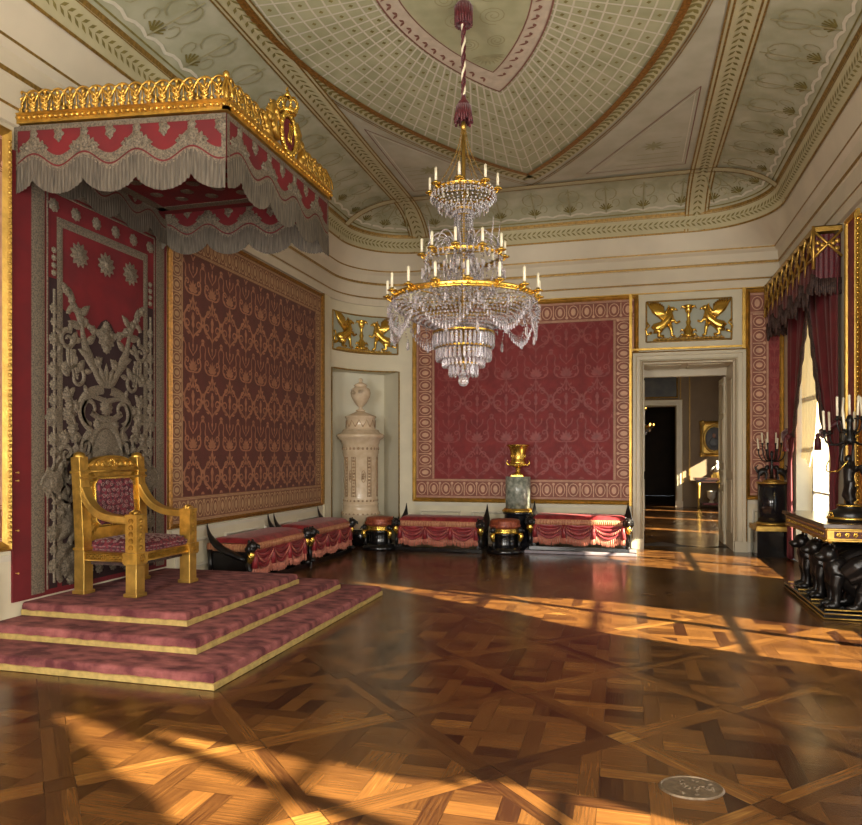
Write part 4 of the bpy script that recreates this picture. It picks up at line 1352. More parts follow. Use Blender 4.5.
# ------------------------------------------------------------------ throne
def throne():
    t = thing('throne', 'gilded wooden throne armchair with patterned wine-red upholstery on the dais', 'armchair', (-4.57, 5.955, .33), PI / 2 - .02)
    hw, hd = .395, .285      # half distance between leg centres
    # seat rail
    b = MB()
    for (x0, x1, y0, y1) in ((-hw, hw, -hd - .045, -hd + .045), (-hw, hw, hd - .045, hd + .045), (-hw - .045, -hw + .045, -hd, hd), (hw - .045, hw + .045, -hd, hd)):
        b.box(x0, x1, y0, y1, .315, .395)
    b.box(-hw + .02, hw - .02, -hd + .02, hd - .02, .33, .38)
    for (y, h_) in ((-hd - .045, 1),):
        for z in (.322, .388): b.tube([(-hw, y, z), (hw, y, z)], .009, 6)
        for i in range(13):
            x = -hw + .09 + i * (2 * hw - .18) / 12
            for q in range(6): b.ell((x + .018 * math.cos(q * PI / 3), y - .004, .355 + .018 * math.sin(q * PI / 3)), (.011, .006, .009), 5, 3)
    for sx in (-1, 1):
        x = sx * (hw + .045)
        for z in (.322, .388): b.tube([(x, -hd, z), (x, hd, z)], .009, 6)
        for i in range(10):
            y = -hd + .08 + i * (2 * hd - .16) / 9
            for q in range(6): b.ell((x + sx * .004, y + .018 * math.cos(q * PI / 3), .355 + .018 * math.sin(q * PI / 3)), (.006, .011, .009), 5, 3)
    b.build('seat_rail', GOLD, t, bevel=.004)
    w_ = MB(); w_.box(-hw + .03, hw - .03, -hd + .03, hd - .03, .27, .33); w_.build('seat_webbing', LACE, t)
    def post(x, y, z0, z1, a=.062, label=None):
        p = MB()
        p.cbox((x, y, (z0 + z1) / 2), (2 * a * .98, 2 * a * .98, z1 - z0))
        return p
    for sx in (-1, 1):
        p = post(sx * hw, -hd, 0, .315, .06)
        p.cbox((sx * hw, -hd, .02), (.145, .145, .035)); p.cbox((sx * hw, -hd, .30), (.14, .14, .02))
        p.build('front_leg', GOLDM, t, bevel=.006)
        p = MB(); p.cbox((sx * hw, -hd, .355), (.15, .15, .10)); p.cbox((sx * hw, -hd, .57), (.115, .12, .34)); p.cbox((sx * hw, -hd, .735), (.12, .13, .03))
        for k in range(5): p.ell((sx * hw, -hd - .06, .45 + .06 * k), (.03, .012, .026), 6, 4); p.ell((sx * (hw + .057), -hd, .45 + .06 * k), (.012, .03, .026), 6, 4)
        for k in range(6): p.ell((sx * hw + .028 * math.cos(k * PI / 3), -hd - .076, .355 + .028 * math.sin(k * PI / 3)), (.014, .008, .014), 5, 3)
        p.tube([(sx * hw - .05, -hd, .75), (sx * hw, -hd, .765), (sx * hw + .05, -hd, .75)], .03, 6)
        p.build('arm_post', GOLD, t, bevel=.005)
        p = post(sx * hw, hd, 0, .42, .058); p.cbox((sx * hw, hd, .02), (.14, .14, .035)); p.build('rear_leg', GOLDM, t, bevel=.006)
        p = MB()
        P = [(sx * hw, hd + .0, .40), (sx * hw, hd + .02, .8), (sx * hw, hd + .05, 1.27)]
        p.tube(P, 1, sect=[(-.055, -.05), (.055, -.05), (.055, .05), (-.055, .05)], ref=(0, 1, 0), smooth=False)
        p.lathe([(.056, 0), (.056, .03), (.045, .055), (.02, .068), (.001, .07)], 12, (sx * hw, hd + .05, 1.25))
        for z in (1.13, .42): p.cbox((sx * hw, hd + .045 * (z - .4) / .9, z), (.135, .125, .025))
        p.build('back_post', GOLD, t, bevel=.004)
        # sweeping arm
        P = bez((sx * hw, hd + .0, .98), (sx * (hw + .015), hd - .10, .74), (sx * (hw + .02), hd - .26, .70), (sx * hw, -hd + .04, .70), 16)
        p = MB(); p.tube(P, 1, sect=[(-.032, -.05), (.032, -.05), (.032, .05), (-.032, .05)], ref=(1, 0, 0), smooth=False)
        for q in (-.03, .03):
            p.tube([(x + sx * .052, y, z + q) for x, y, z in P], .007, 5)
        p.build('arm', GOLDM, t, bevel=.004)
    # back: frame, carved corners, crest
    def bk(z): return hd + .05 * (z - .4) / .87
    b = MB()
    def slab(x0, x1, z0, z1, th=.035, dy=0):
        vs = []
        for z in (z0, z1):
            y = bk(z) + dy
            vs += [(x0, y - th, z), (x1, y - th, z), (x1, y + th, z), (x0, y + th, z)]
        b.add(vs, [(0, 3, 2, 1), (4, 5, 6, 7), (0, 1, 5, 4), (1, 2, 6, 5), (2, 3, 7, 6), (3, 0, 4, 7)], 0, False)
    slab(-hw + .04, hw - .04, 1.07, 1.14); slab(-hw + .04, hw - .04, .48, .60)
    slab(-hw + .04, -hw + .14, .5, 1.06); slab(hw - .14, hw - .04, .5, 1.06)
    slab(-hw + .04, hw - .04, .5, 1.1, .012, .02)
    for z in (1.135, 1.075): b.tube([(-hw - .07, bk(z) - .05, z), (hw + .07, bk(z) - .05, z)], .012, 6)
    for sx in (-1, 1):
        for (z0, dz) in ((1.03, -1), (.64, 1)):
            for k in range(5):
                b.ell((sx * (hw - .17 + .028 * k), bk(z0) - .035, z0 + dz * .0 + (.03 * k if dz < 0 else -.03 * k) * 1.0), (.026, .014, .03), 6, 4)
                b.ell((sx * (hw - .10), bk(z0) - .036, z0 + dz * .045 * k), (.026, .012, .022), 6, 4)
    b.build('back_frame', GOLD, t, bevel=.003)
    c = MB()
    def crest(u): return 1.145 + .14 * math.sqrt(max(0, 1 - (2 * u - 1) ** 2 * .98))
    n = 24
    vs = []
    for i in range(n + 1):
        u = i / n; x = -hw + .05 + (2 * hw - .1) * u; y = bk(1.2)
        vs += [(x, y - .028, 1.14), (x, y - .028, crest(u)), (x, y + .028, crest(u)), (x, y + .028, 1.14)]
    c.add(vs, [(4 * i + j, 4 * i + 4 + j, 4 * i + 4 + (j + 1) % 4, 4 * i + (j + 1) % 4) for i in range(n) for j in range(4)], 0, False)
    c.tube([(-hw + .05 + (2 * hw - .1) * i / n, bk(1.2) - .03, crest(i / n) - .008) for i in range(n + 1)], .013, 6)
    for sx in (-1, 1):
        for k, q in enumerate((.06, .13, .20, .27)):
            pts = spiral((sx * q, 1.20), .035 - .004 * k, .008, PI / 2, PI / 2 + sx * 3 * PI, 16)
            c.tube([(x, bk(1.2) - .034, z) for x, z in pts], .009, 5)
    for q in range(8): c.ell((.03 * math.cos(q * PI / 4), bk(1.2) - .034, 1.215 + .03 * math.sin(q * PI / 4)), (.016, .012, .016), 6, 4)
    c.build('crest_rail', GOLD, t)
    # cushions
    def brocade(mb, fn, nu, nv):
        rnd = random.Random(11)
        for i in range(nu):
            for j in range(nv):
                u, v = (i + .5 + rnd.uniform(-.2, .2)) / nu, (j + .5 + rnd.uniform(-.2, .2)) / nv
                a0 = rnd.uniform(0, 6.28)
                pts = [fn(u + q[0], v + q[1]) for q in spiral((0, 0), .42 / nu, .05 / nu, a0, a0 + rnd.choice((-1, 1)) * 2.6 * PI, 12)]
                mb.tube(pts, .0035, 4)
    s = MB()
    def seat(u, v):
        e = min(u, 1 - u, v, 1 - v); k = min(1, e / .08) ** .5
        return (-.345 + .69 * u, -hd - .03 + .63 * v, .445 + .045 * k + .02 * math.sin(PI * u) * math.sin(PI * v))
    s.sheet(seat, 24, 20)
    s.box(-.345, .345, -hd - .03, hd - .015, .39, .447)
    so_ = s.build('seat_cushion', BROC, t, bevel=0)
    q = MB(); brocade(q, lambda u, v: tuple(Vector(seat(min(max(u, .03), .97), min(max(v, .03), .97))) + Vector((0, 0, .002))), 11, 9)
    for sx, fx in ((0, 1), (1, 1)): pass
    brocade(q, lambda u, v: (-.34 + .68 * u, -hd - .033, .395 + .06 * v), 14, 2); brocade(q, lambda u, v: (-.348, -hd + .6 * u, .395 + .06 * v), 12, 2); brocade(q, lambda u, v: (.348, -hd + .6 * u, .395 + .06 * v), 12, 2)
    q.build('brocade_pattern', BROCP, so_)
    k_ = MB()
    oc = [(-.21, .62), (.21, .62), (.255, .67), (.255, 1.01), (.21, 1.06), (-.21, 1.06), (-.255, 1.01), (-.255, .67)]
    vs, fs = [], []
    for qq, dd in ((1, 0), (1, .03), (.92, .05), (.5, .058)):
        vs += [(x * qq, bk(.84 + (z - .84) * qq) - .02 - dd, .84 + (z - .84) * qq) for x, z in oc]
    for r_ in range(3):
        for j in range(8): fs.append((r_ * 8 + j, r_ * 8 + (j + 1) % 8, r_ * 8 + 8 + (j + 1) % 8, r_ * 8 + 8 + j))
    fs.append(tuple(range(24, 32)))
    k_.add(vs, fs, 0, False)
    ko = k_.build('back_cushion', BROC, t)
    q = MB(); brocade(q, lambda u, v: (-.22 + .44 * u, bk(.64 + .40 * v) - .077, .64 + .40 * v), 7, 7); q.build('brocade_pattern', BROCP, ko)
    g = MB(); g.tube([(x * 1.02, bk(z) - .04, .84 + (z - .84) * 1.02) for x, z in oc], .014, 6, 0, True); g.build('gilt_bead', GOLDB, t)
throne()
# ------------------------------------------------------------------ canopy
def canopy():
    W, D = 2.0, 2.06      # along the wall, out from the wall
    ya = 5.02
    droop = lambda d: 4.52 - .14 * d / D
    t = thing('canopy', 'red and silver fringed canopy with gilded cresting projecting above the throne', 'canopy', (XL, ya, 0), 0)
    # local x = out from wall, local y along the wall
    def valance(fn, L, n, h, s0=0, both=True, inner=False, label=None):
        """fn(s, dz, lift) -> xyz; s along 0..L, dz downwards from the top, lift outwards"""
        f = MB(); e = MB(); r = MB()
        per = L / n
        wave = lambda s: .055 * math.cos(2 * PI * (s / per + s0))        # positive = lower edge deeper
        N = n * 16
        hb = h * .68
        f.add([fn(L * i / N, 0, 0) for i in range(N + 1)] + [fn(L * i / N, hb + wave(L * i / N), .0) for i in range(N + 1)], [(i, i + 1, N + 2 + i, N + 1 + i) for i in range(N)], 0)
        def band(a, c, m_, l0, mb_=None, NN=N):
            (mb_ or e).add([fn(L * i / NN, a + wave(L * i / NN), l0) for i in range(NN + 1)] + [fn(L * i / NN, c + wave(L * i / NN), l0) for i in range(NN + 1)], [(i, i + 1, NN + 2 + i, NN + 1 + i) for i in range(NN)], m_)
        band(hb - .125, hb - .045, 0, .008); band(hb - .030, hb + .01, 0, .008)
        # fringe
        NN = N * 3
        r.add([fn(L * i / NN, hb - .01 + wave(L * i / NN), .008 + .004 * math.sin(i * 1.9)) for i in range(NN + 1)] + [fn(L * i / NN, h - .035 + .13 * (abs(math.sin(PI * (L * i / NN / per + s0 - .5))) ** .6) + .005 * math.sin(i * 2.7), .012 + .008 * math.sin(i * 1.9)) for i in range(NN + 1)], [(i, i + 1, NN + 2 + i, NN + 1 + i) for i in range(NN)], 0)
        # top braid, bouquets at each rise, drops between
        e.add([fn(L * i / N, 0, .006) for i in range(N + 1)] + [fn(L * i / N, .045, .006) for i in range(N + 1)], [(i, i + 1, N + 2 + i, N + 1 + i) for i in range(N)], 0)
        for sx in (.02, L - .02):
            e.add([fn(sx - .02, 0, .007), fn(sx + .02, 0, .007), fn(sx + .02, hb + wave(sx) - .04, .007), fn(sx - .02, hb + wave(sx) - .04, .007)], [(0, 1, 2, 3)], 0, False)
        def patch(cs, cz, outline, lift, hh):
            m_ = len(outline)
            vs = [fn(min(max(cs, 0), L), cz, lift + hh)]
            for q, k in ((.6, hh * .85), (1, 0)): vs += [fn(min(max(cs + (u - cs) * q, 0), L), cz + (v - cz) * q, lift + k) for u, v in outline]
            e.add(vs, [(0, 1 + j, 1 + (j + 1) % m_) for j in range(m_)] + [(1 + j, 1 + m_ + j, 1 + m_ + (j + 1) % m_, 1 + (j + 1) % m_) for j in range(m_)], 0)
        def lumpz(c, r_, k, am, ph=0): patch(c[0], c[1], lump(c, r_, k, am, 24, ph), .004, .016)
        for i in range(-1, n + 1):
            s = per * (i + .5 - s0) 
            if 0.02 < s < L - .02:
                lumpz((s, max(.08, hb - .18)), .068, 9, .12)
                if h > .4: lumpz((s, hb - .265), .04, 7, .15)
                for sg in (-1, 1):
                    lumpz((s + sg * .075, hb - .155), .045, 5, .25); 
                    if 0 < s + sg * .13 < L: lumpz((s + sg * .125, hb - .14), .022, 4, .3)
            s = per * (i + 0 - s0)
            if 0.05 < s < L - .05: lumpz((s, .085), .05, 5, .2); lumpz((s, .13), .025, 4, .2)
        o = f.build('valance', TAPR, t, label)
        e.build('silver_embroidery', SILV, o); r.build('fringe', FRIN, o)
    ht = .50
    near = lambda s, dz, l: (s, -l - .0, droop(s) - .06 - dz)
    far = lambda s, dz, l: (s, W - .0 - l, droop(s) - .06 - dz)
    outer = lambda s, dz, l: (D + l, s, droop(D) - .06 - dz)
    wallv = lambda s, dz, l: (.09 + l, s, droop(0) - .06 - dz)
    outer_in = lambda s, dz, l: (D - .02 - l, s, droop(D) - .06 - dz)
    valance(near, D, 4, ht, .1, label='near side of the canopy skirt'); valance(outer, W, 4, ht, .1, label='long outer side of the canopy skirt'); valance(far, D, 4, ht - .03, .3, label='far side of the canopy skirt'); valance(wallv, W, 4, .37, .1, label='skirt along the wall')
    # cloth ceiling
    c = MB()
    c.box(0, D - .02, .02, W - .02, droop(D) - .04, droop(D) - .02)
    for (a0, a1, b0, b1) in ((.12, D - .14, .14, .24), (.12, D - .14, W - .24, W - .14), (.12, .22, .14, W - .14), (D - .24, D - .14, .14, W - .14)):
        c.box(a0, a1, b0, b1, droop(D) - .048, droop(D) - .04, 1)
    for i in range(8):
        for j in range(8):
            if (i + j) % 2: continue
            c.ell((.38 + (D - .8) * i / 7, .4 + (W - .8) * j / 7, droop(D) - .042), (.07, .07, .008), 8, 4, 1)
    c.build('cloth_ceiling', [TAPR, SILV], t)
    # gilt moulding and cresting
    g = MB()
    path = [(0, 0, droop(0)), (D, 0, droop(D)), (D, W, droop(D)), (0, W, droop(0))]
    def mould(a, c_, nrm):
        sec = [(-.02, -.05), (.03, -.05), (.03, -.02), (.045, 0), (.03, .02), (.045, .035), (.01, .05), (-.02, .05)]
        vs = []
        for p in (a, c_):
            for q, z in sec: vs.append((p[0] + nrm[0] * q, p[1] + nrm[1] * q, p[2] + z))
        k = len(sec)
        g.add(vs, [(j, (j + 1) % k, k + (j + 1) % k, k + j) for j in range(k)] + [tuple(range(k)), tuple(range(2 * k - 1, k - 1, -1))], 0, False)
        L = (Vector(c_) - Vector(a)).length; n = int(L / .055)
        for i in range(n):
            p = Vector(a).lerp(Vector(c_), (i + .5) / n)
            g.ell((p.x + nrm[0] * .042, p.y + nrm[1] * .042, p.z - .01), (.018, .018, .018), 5, 4)
    mould((0, 0, droop(0)), (D + .03, 0, droop(D)), (0, -1)); mould((D, -.03, droop(D)), (D, W + .03, droop(D)), (1, 0)); mould((D + .03, W, droop(D)), (0, W, droop(0)), (0, 1))
    g.build('gilt_moulding', GOLD, t)
    def crest(k, a, c_, n, skip=None):
        a, c_ = Vector(a), Vector(c_); d = (c_ - a).normalized(); up = Vector((0, 0, 1)); side = d.cross(up)
        L = (c_ - a).length; p = L / n
        def X(s, z, o=0): return a + d * s + up * (.05 + z) + side * o
        for i in range(n):
            s = p * (i + .5)
            if skip and skip[0] < s < skip[1]: continue
            # pointed arch, interlacing half way
            k.tube([X(s + p * .92 * math.cos(q), .19 * math.sin(q)) for q in [PI * j / 12 for j in range(13)]], .010, 5)
            # palmette in the arch
            hgt = .175 if i % 2 == 0 else .155
            k.tube([X(s, 0), X(s, hgt * .7), X(s, hgt)], [.016, .012, .01], 6)
            k.ell(X(s, hgt), (.018, .018, .024), 7, 5)
            for sg in (-1, 1):
                for (z0, l, up_) in ((.02, .035, .03), (.06, .038, .035), (.10, .03, .035)):
                    k.tube([X(s, z0), X(s + sg * l * .6, z0 + up_ * .5, .012), X(s + sg * l, z0 + up_, .004), X(s + sg * l * .8, z0 + up_ * 1.25)], [.009, .011, .008, .004], 5)
            k.ell(X(s, .03, .008), (.016, .014, .02), 6, 4)
            k.ell(X(s + p / 2, .02), (.02, .02, .024), 6, 4)
            k.tube([X(s + p / 2, 0), X(s + p / 2, .16)], [.007, .006], 5); k.ell(X(s + p / 2, .165), .013, 6, 4)
    k = MB(); crest(k, (0, 0, droop(0)), (D, 0, droop(D)), 16); k.build('cresting', GOLD, t)
    k = MB(); crest(k, (D, W, droop(D)), (0, W, droop(0)), 16); k.build('cresting', GOLD, t)
    k = MB(); crest(k, (D, 0, droop(D)), (D, W, droop(D)), 15, (.72, 3)); k.build('cresting', GOLD, t)
    k = MB(); crest(k, (D, 0, droop(D)), (D, W, droop(D)), 15, (-1, 1.28)); k.build('cresting', GOLD, t); k = MB()
    k.tube([(D, 0, droop(D)), (D, 0, droop(D) + .22)], [.026, .016], 8); k.ell((D, 0, droop(D) + .24), (.028, .028, .034), 8, 6)
    k.build('corner_finial', GOLD, t)
    # crowned cartouche
    m = MB()
    yc, zc = W / 2, droop(D) + .20
    m.ell((D + .03, yc, zc), (.03, .125, .15), 16, 8)
    co = m.build('cartouche', TAPR, t, 'oval red shield in a gilt wreath on the long side')
    m = MB()
    m.tube([(D + .04, yc + .145 * math.cos(q), zc + .175 * math.sin(q)) for q in [2 * PI * j / 24 for j in range(24)]], .026, 6, 0, True)
    for j in range(18):
        q = 2 * PI * j / 18
        m.ell((D + .05, yc + .15 * math.cos(q), zc + .18 * math.sin(q)), (.022, .026, .03), 6, 4)
    for q in range(3): m.tube([(D + .06, yc + .03 * (q - 1) + .02 * math.sin(z * 30), zc + z) for z in (-.09, -.04, 0, .04, .09)], .008, 5)
    m.build('gilt_wreath', GOLDB, co)
    m = MB()
    zc2 = zc + .18
    m.lathe([(.075, 0), (.085, .01), (.085, .035), (.075, .045)], 16, (D + .03, yc, zc2))
    for j in range(8):
        q = 2 * PI * j / 8
        m.tube([(D + .03 + .08 * math.cos(q), yc + .08 * math.sin(q), zc2 + .04), (D + .03 + .105 * math.cos(q), yc + .105 * math.sin(q), zc2 + .09), (D + .03 + .07 * math.cos(q), yc + .07 * math.sin(q), zc2 + .15), (D + .03, yc, zc2 + .165)], .011, 5)
        m.ell((D + .03 + .085 * math.cos(q), yc + .085 * math.sin(q), zc2 + .05), .017, 6, 4)
    m.ell((D + .03, yc, zc2 + .185), .026); m.cbox((D + .03, yc, zc2 + .225), (.012, .05, .014)); m.cbox((D + .03, yc, zc2 + .225), (.012, .014, .06))
    m.build('crown', GOLDB, co, 'small gilt crown topping the shield')
    for sg in (-1, 1):
        m = MB()
        def Y(s): return yc + sg * s
        z0 = droop(D) + .05
        m.tube([(D, Y(.14), z0 + .05), (D, Y(.22), z0 + .12), (D, Y(.28), z0 + .26), (D, Y(.22), z0 + .34), (D, Y(.17), z0 + .30)], [.04, .05, .04, .035, .015], 7)
        m.tube([(D, Y(.28), z0), (D, Y(.36), z0 + .06), (D, Y(.34), z0 + .15), (D, Y(.40), z0 + .18)], [.04, .045, .03, .012], 7)
        for q in range(9): m.ell((D + .02, Y(.17 + .03 * q), z0 + .08 + .05 * math.sin(q * 1.7) + .02 * (8 - q)), (.03, .034, .04), 6, 4)
        for q in range(5): m.tube([(D, Y(.2), z0 + .2), (D, Y(.24 + .03 * q), z0 + .33 - .04 * q), (D, Y(.28 + .035 * q), z0 + .35 - .06 * q)], [.02, .02, .006], 5)
        m.build('supporter_scroll', GOLD, co)
canopy()
# ------------------------------------------------------------------ benches
def bench(label, loc, rz, L, group=None):
    """long stool, local x 0..L along the wall, front at y = -.60, back at y = 0"""
    t = thing('bench', label, 'bench', loc, rz, group)
    Dp = .58
    b = MB()
    b.box(-.02, L + .02, -Dp - .06, -.02, 0, .07)
    b.build('plinth', BLACKP, t, bevel=.008)
    f = MB()
    f.box(.06, L - .06, -Dp + .02, -.04, .36, .42)
    for x in (.05, L - .05): f.box(x - .03, x + .03, -Dp + .02, -.04, .07, .40)
    f.build('frame', BLACK, t)
    c = MB()
    n, m = 40, 14
    def top(u, v):
        e = min(u * L, (1 - u) * L, v * Dp, (1 - v) * Dp); k = min(1, e / .07) ** .5
        return (.03 + (L - .06) * u, -Dp - .03 + (Dp + .02) * v, .515 + .06 * k + .012 * math.sin(PI * v))
    c.sheet(top, n, m, 0)
    c.build('seat_cushion', SILK, t)
    s = MB()
    r = lambda x, y: (x, y)
    def side(P, Q):
        (x0, y0), (x1, y1) = P, Q
        nn = 24
        prof = [(.42, 0), (.43, .014), (.46, .022), (.49, .018), (.518, .004)]
        dx, dy = (x1 - x0), (y1 - y0); l = math.hypot(dx, dy); nx, ny = dy / l, -dx / l
        vs = []
        for i in range(nn + 1):
            for z, o in prof: vs.append((x0 + dx * i / nn + nx * o, y0 + dy * i / nn + ny * o, z))
        k = len(prof)
        s.add(vs, [(i * k + j, (i + 1) * k + j, (i + 1) * k + j + 1, i * k + j + 1) for i in range(nn) for j in range(k - 1)], 0)
    side((.03, -Dp - .03), (L - .03, -Dp - .03)); side((L - .03, -Dp - .03), (L - .03, -.01)); side((.03, -.01), (.03, -Dp - .03))
    m_ = 46
    for i in range(m_):
        x = .05 + (L - .1) * i / (m_ - 1)
        s.ell((x, -Dp - .05, .47), (.010, .008, .034), 5, 4)
    s.build('cushion_border', SILKG, t, 'gold and rose ribbed border of the cushion')
    # swagged drapery
    d = MB(); ns = 3; sw = (L - .16) / ns
    def drop(x):
        q = ((x - .08) / sw) % 1
        return .13 + .07 * math.sin(PI * q)
    def fr(u, v):
        x = .08 + (L - .16) * u
        q = ((x - .08) / sw) % 1
        return (x, -Dp - .035 - .012 * math.sin(v * 14 + 4 * abs(q - .5)) * math.sin(PI * q) - .012 * math.cos(2 * PI * q) * v, .43 - v * (drop(x) + .05))
    d.sheet(fr, 60, 16, 0)
    for k in range(ns):
        xc = .08 + sw * (k + .5)
        for j, (dz, w_) in enumerate(((.07, .020), (.12, .024), (.17, .022))):
            P = [(xc + sw * .48 * a, -Dp - .05 - .014 * (1 - a * a), .425 - dz * (1 - a * a) - .02 * j) for a in [-1 + 2 * i / 12 for i in range(13)]]
            d.tube(P, [w_ * (.5 + .5 * (1 - (abs(i - 6) / 6) ** 2)) for i in range(13)], 6, 0)
    for k in range(ns + 1):
        x = .08 + sw * k
        d.tube([(x, -Dp - .055, .43), (x, -Dp - .065, .33), (x, -Dp - .06, .22)], [.028, .034, .05], 7, 0)
    d.build('swag_drapery', SILK, t)
    g = MB()
    nf = int(L / .018)
    rnd = random.Random(int(L * 1000))
    for i in range(nf):
        x = .08 + (L - .16) * (i + .5) / nf
        z = .43 - drop(x) - .04
        g.tube([(x, -Dp - .05 - .01 * (i % 2), z + .02), (x + rnd.uniform(-.008, .008), -Dp - .055, max(.085, z - .09 - rnd.uniform(0, .03)))], [.006, .008], 4)
    for k in range(ns + 1):
        x = .08 + sw * k
        for a in range(6): g.tube([(x + .018 * math.cos(a), -Dp - .06 + .018 * math.sin(a), .24), (x + .03 * math.cos(a), -Dp - .06 + .03 * math.sin(a), .12)], .008, 4)
    for (k, dz) in ((0, .1), (1, .1), (2, .1)):
        xc = .08 + sw * (k + .5)
        for i in range(18):
            a = -1 + 2 * (i + .5) / 18
            z = .425 - .125 * (1 - a * a)
            g.tube([(xc + sw * .48 * a, -Dp - .078, z), (xc + sw * .48 * a, -Dp - .08, z - .035)], .005, 4)
    g.build('fringe', SILKF, t, 'pale rose fringe')
    for x, sx in ((.0, -1), (L, 1)):
        h = MB()
        # crescent end: horn at the wall, sweeping down to the front
        P = bez((x, -.02, .78), (x, -.03, .50), (x, -.24, .44), (x, -Dp + .02, .33), 16)
        h.tube(P, [.004, .011, .019, .028, .037, .047, .056, .062, .066, .068, .07, .07, .068, .066, .062, .06, .055], 10, sect=[(.6 * math.cos(2 * PI * j / 10), 1.2 * math.sin(2 * PI * j / 10)) for j in range(10)], ref=(1, 0, 0))
        h.build('horn_end', BLACK, t, 'black crescent end with a horn at the wall')
        q = MB()
        y = -Dp - .06
        q.tube([(x, y + .06, .44), (x, y, .47), (x, y - .03, .50)], [.05, .06, .055], 10)
        q.ell((x, y - .01, .50), (.062, .07, .068), 12, 8)
        q.tube([(x, y - .05, .51), (x, y - .10, .50), (x, y - .115, .47)], [.035, .022, .006], 7)
        for s_ in (-1, 1):
            q.ell((x + s_ * .03, y - .06, .525), .012, 6, 4); q.ell((x + s_ * .045, y + .01, .56), (.014, .02, .026), 6, 4)
            q.tube([(x + s_ * .06, y, .52), (x + s_ * .065, y + .01, .45), (x + s_ * .05, y, .41)], [.02, .024, .014], 6)
        q.build('eagle_head', BLACK, t)
        l = MB()
        l.tube([(x, y + .03, .44), (x, y + .0, .39), (x, y + .02, .33), (x, y + .05, .28)], [.044, .05, .038, .022], 9)
        for s_ in (-1, 1): l.tube([(x, y + .0, .40), (x + s_ * .045, y, .36), (x + s_ * .05, y + .02, .41)], [.02, .022, .008], 6)
        l.build('gilt_collar', GOLDB, t, 'gilded neck under the black head')
        w_ = MB()
        w_.tube([(x, y + .06, .30), (x, y + .03, .20), (x, y + .02, .10)], [.036, .028, .026], 8); w_.ell((x, y - .0, .085), (.038, .065, .03), 8, 5)
        w_.build('leg', BLACK, t)
        w_ = MB(); w_.tube([(x, -.06, .44), (x, -.07, .07)], [.03, .026], 8); w_.build('leg', BLACK, t)
    return t
GB = 'swagged crimson benches along the walls'
b1 = bench('rose-fringed black bench under the damask panel, beside the throne dais', (XL + .02, 7.91, 0), PI / 2, 1.58, GB)
b2 = dup(b1, (XL + .02, 9.67, 0), PI / 2, 'rose-fringed black bench along the left wall, ending beside the stove', GB)
b3 = dup(b1, (-3.78, YB - .74, 0), 0, 'crimson bench with black plinth, between the small stool and the marble column', GB)
b4 = dup(b1, (-1.53, YB - .40, 0), 0, 'crimson bench on a grey stone slab, between the marble column and the doorway', GB)
s = MB(); s.box(-1.62, .18, YB - 1.12, YB - .36, .0, .05)
tag(s.build('stone_slab', STEPST, bevel=.01), 'low grey stone slab under the bench beside the doorway', 'slab')
b3.scale = (.93, 1, 1); b4.location.z = .05; b4.location.y = YB - .42
# ------------------------------------------------------------------ round stools
def stool(label, loc, rz=0):
    t = thing('stool', label, 'stool', loc, rz, 'round stools with black heads')
    b = MB(); b.lathe([(.0, 0), (.30, 0), (.31, .02), (.31, .06), (.28, .075), (.27, .10), (.0, .10)], 32); b.build('base', BLACKP, t)
    c = MB(); c.lathe([(.22, .10), (.20, .16), (.20, .30), (.22, .34)], 28); c.build('drum', BLACKP, t)
    g = MB(); g.lathe([(.23, .33), (.245, .335), (.245, .365), (.235, .375), (.245, .385), (.245, .41), (.23, .415)], 32); g.build('gilt_band', GOLDB, t)
    u = MB(); u.lathe([(.235, .415), (.25, .425), (.255, .455), (.245, .48), (.25, .50), (.25, .535), (.225, .56), (.0, .575)], 32)
    for i in range(40):
        a = 2 * PI * i / 40; u.ell((.252 * math.cos(a), .252 * math.sin(a), .455), (.010, .010, .022), 5, 4)
    u.build('cushion', COPPER, t, 'copper-red silk drum cushion')
    for a in (-2.55, -.62, 1.3):
        x, y = .275 * math.cos(a), .275 * math.sin(a)
        h = MB(); h.ell((x, y, .385), (.05, .05, .055), 10, 7); h.tube([(x, y, .40), (x * 1.22, y * 1.22, .385), (x * 1.28, y * 1.28, .355)], [.03, .02, .005], 6)
        for s_ in (-1, 1):
            h.ell((x - s_ * .045 * math.sin(a), y + s_ * .045 * math.cos(a), .40), (.018, .018, .03), 6, 4)
        h.build('sphinx_head', BLACK, t)
        n = MB(); n.tube([(x, y, .35), (x * 1.06, y * 1.06, .29), (x, y, .23), (x * .9, y * .9, .19)], [.035, .048, .034, .018], 8); n.build('gilt_collar', GOLDB, t)
        l = MB(); l.tube([(x * .95, y * .95, .24), (x * .92, y * .92, .15), (x * .98, y * .98, .09)], [.028, .022, .03], 8); l.build('leg', BLACK, t)
    return t
stool('round copper-cushioned stool with black heads in front of the stove', (-4.12, 11.78, 0))
stool('round copper-cushioned stool with black heads at the foot of the marble column', (-1.94, 11.86, 0), .35)
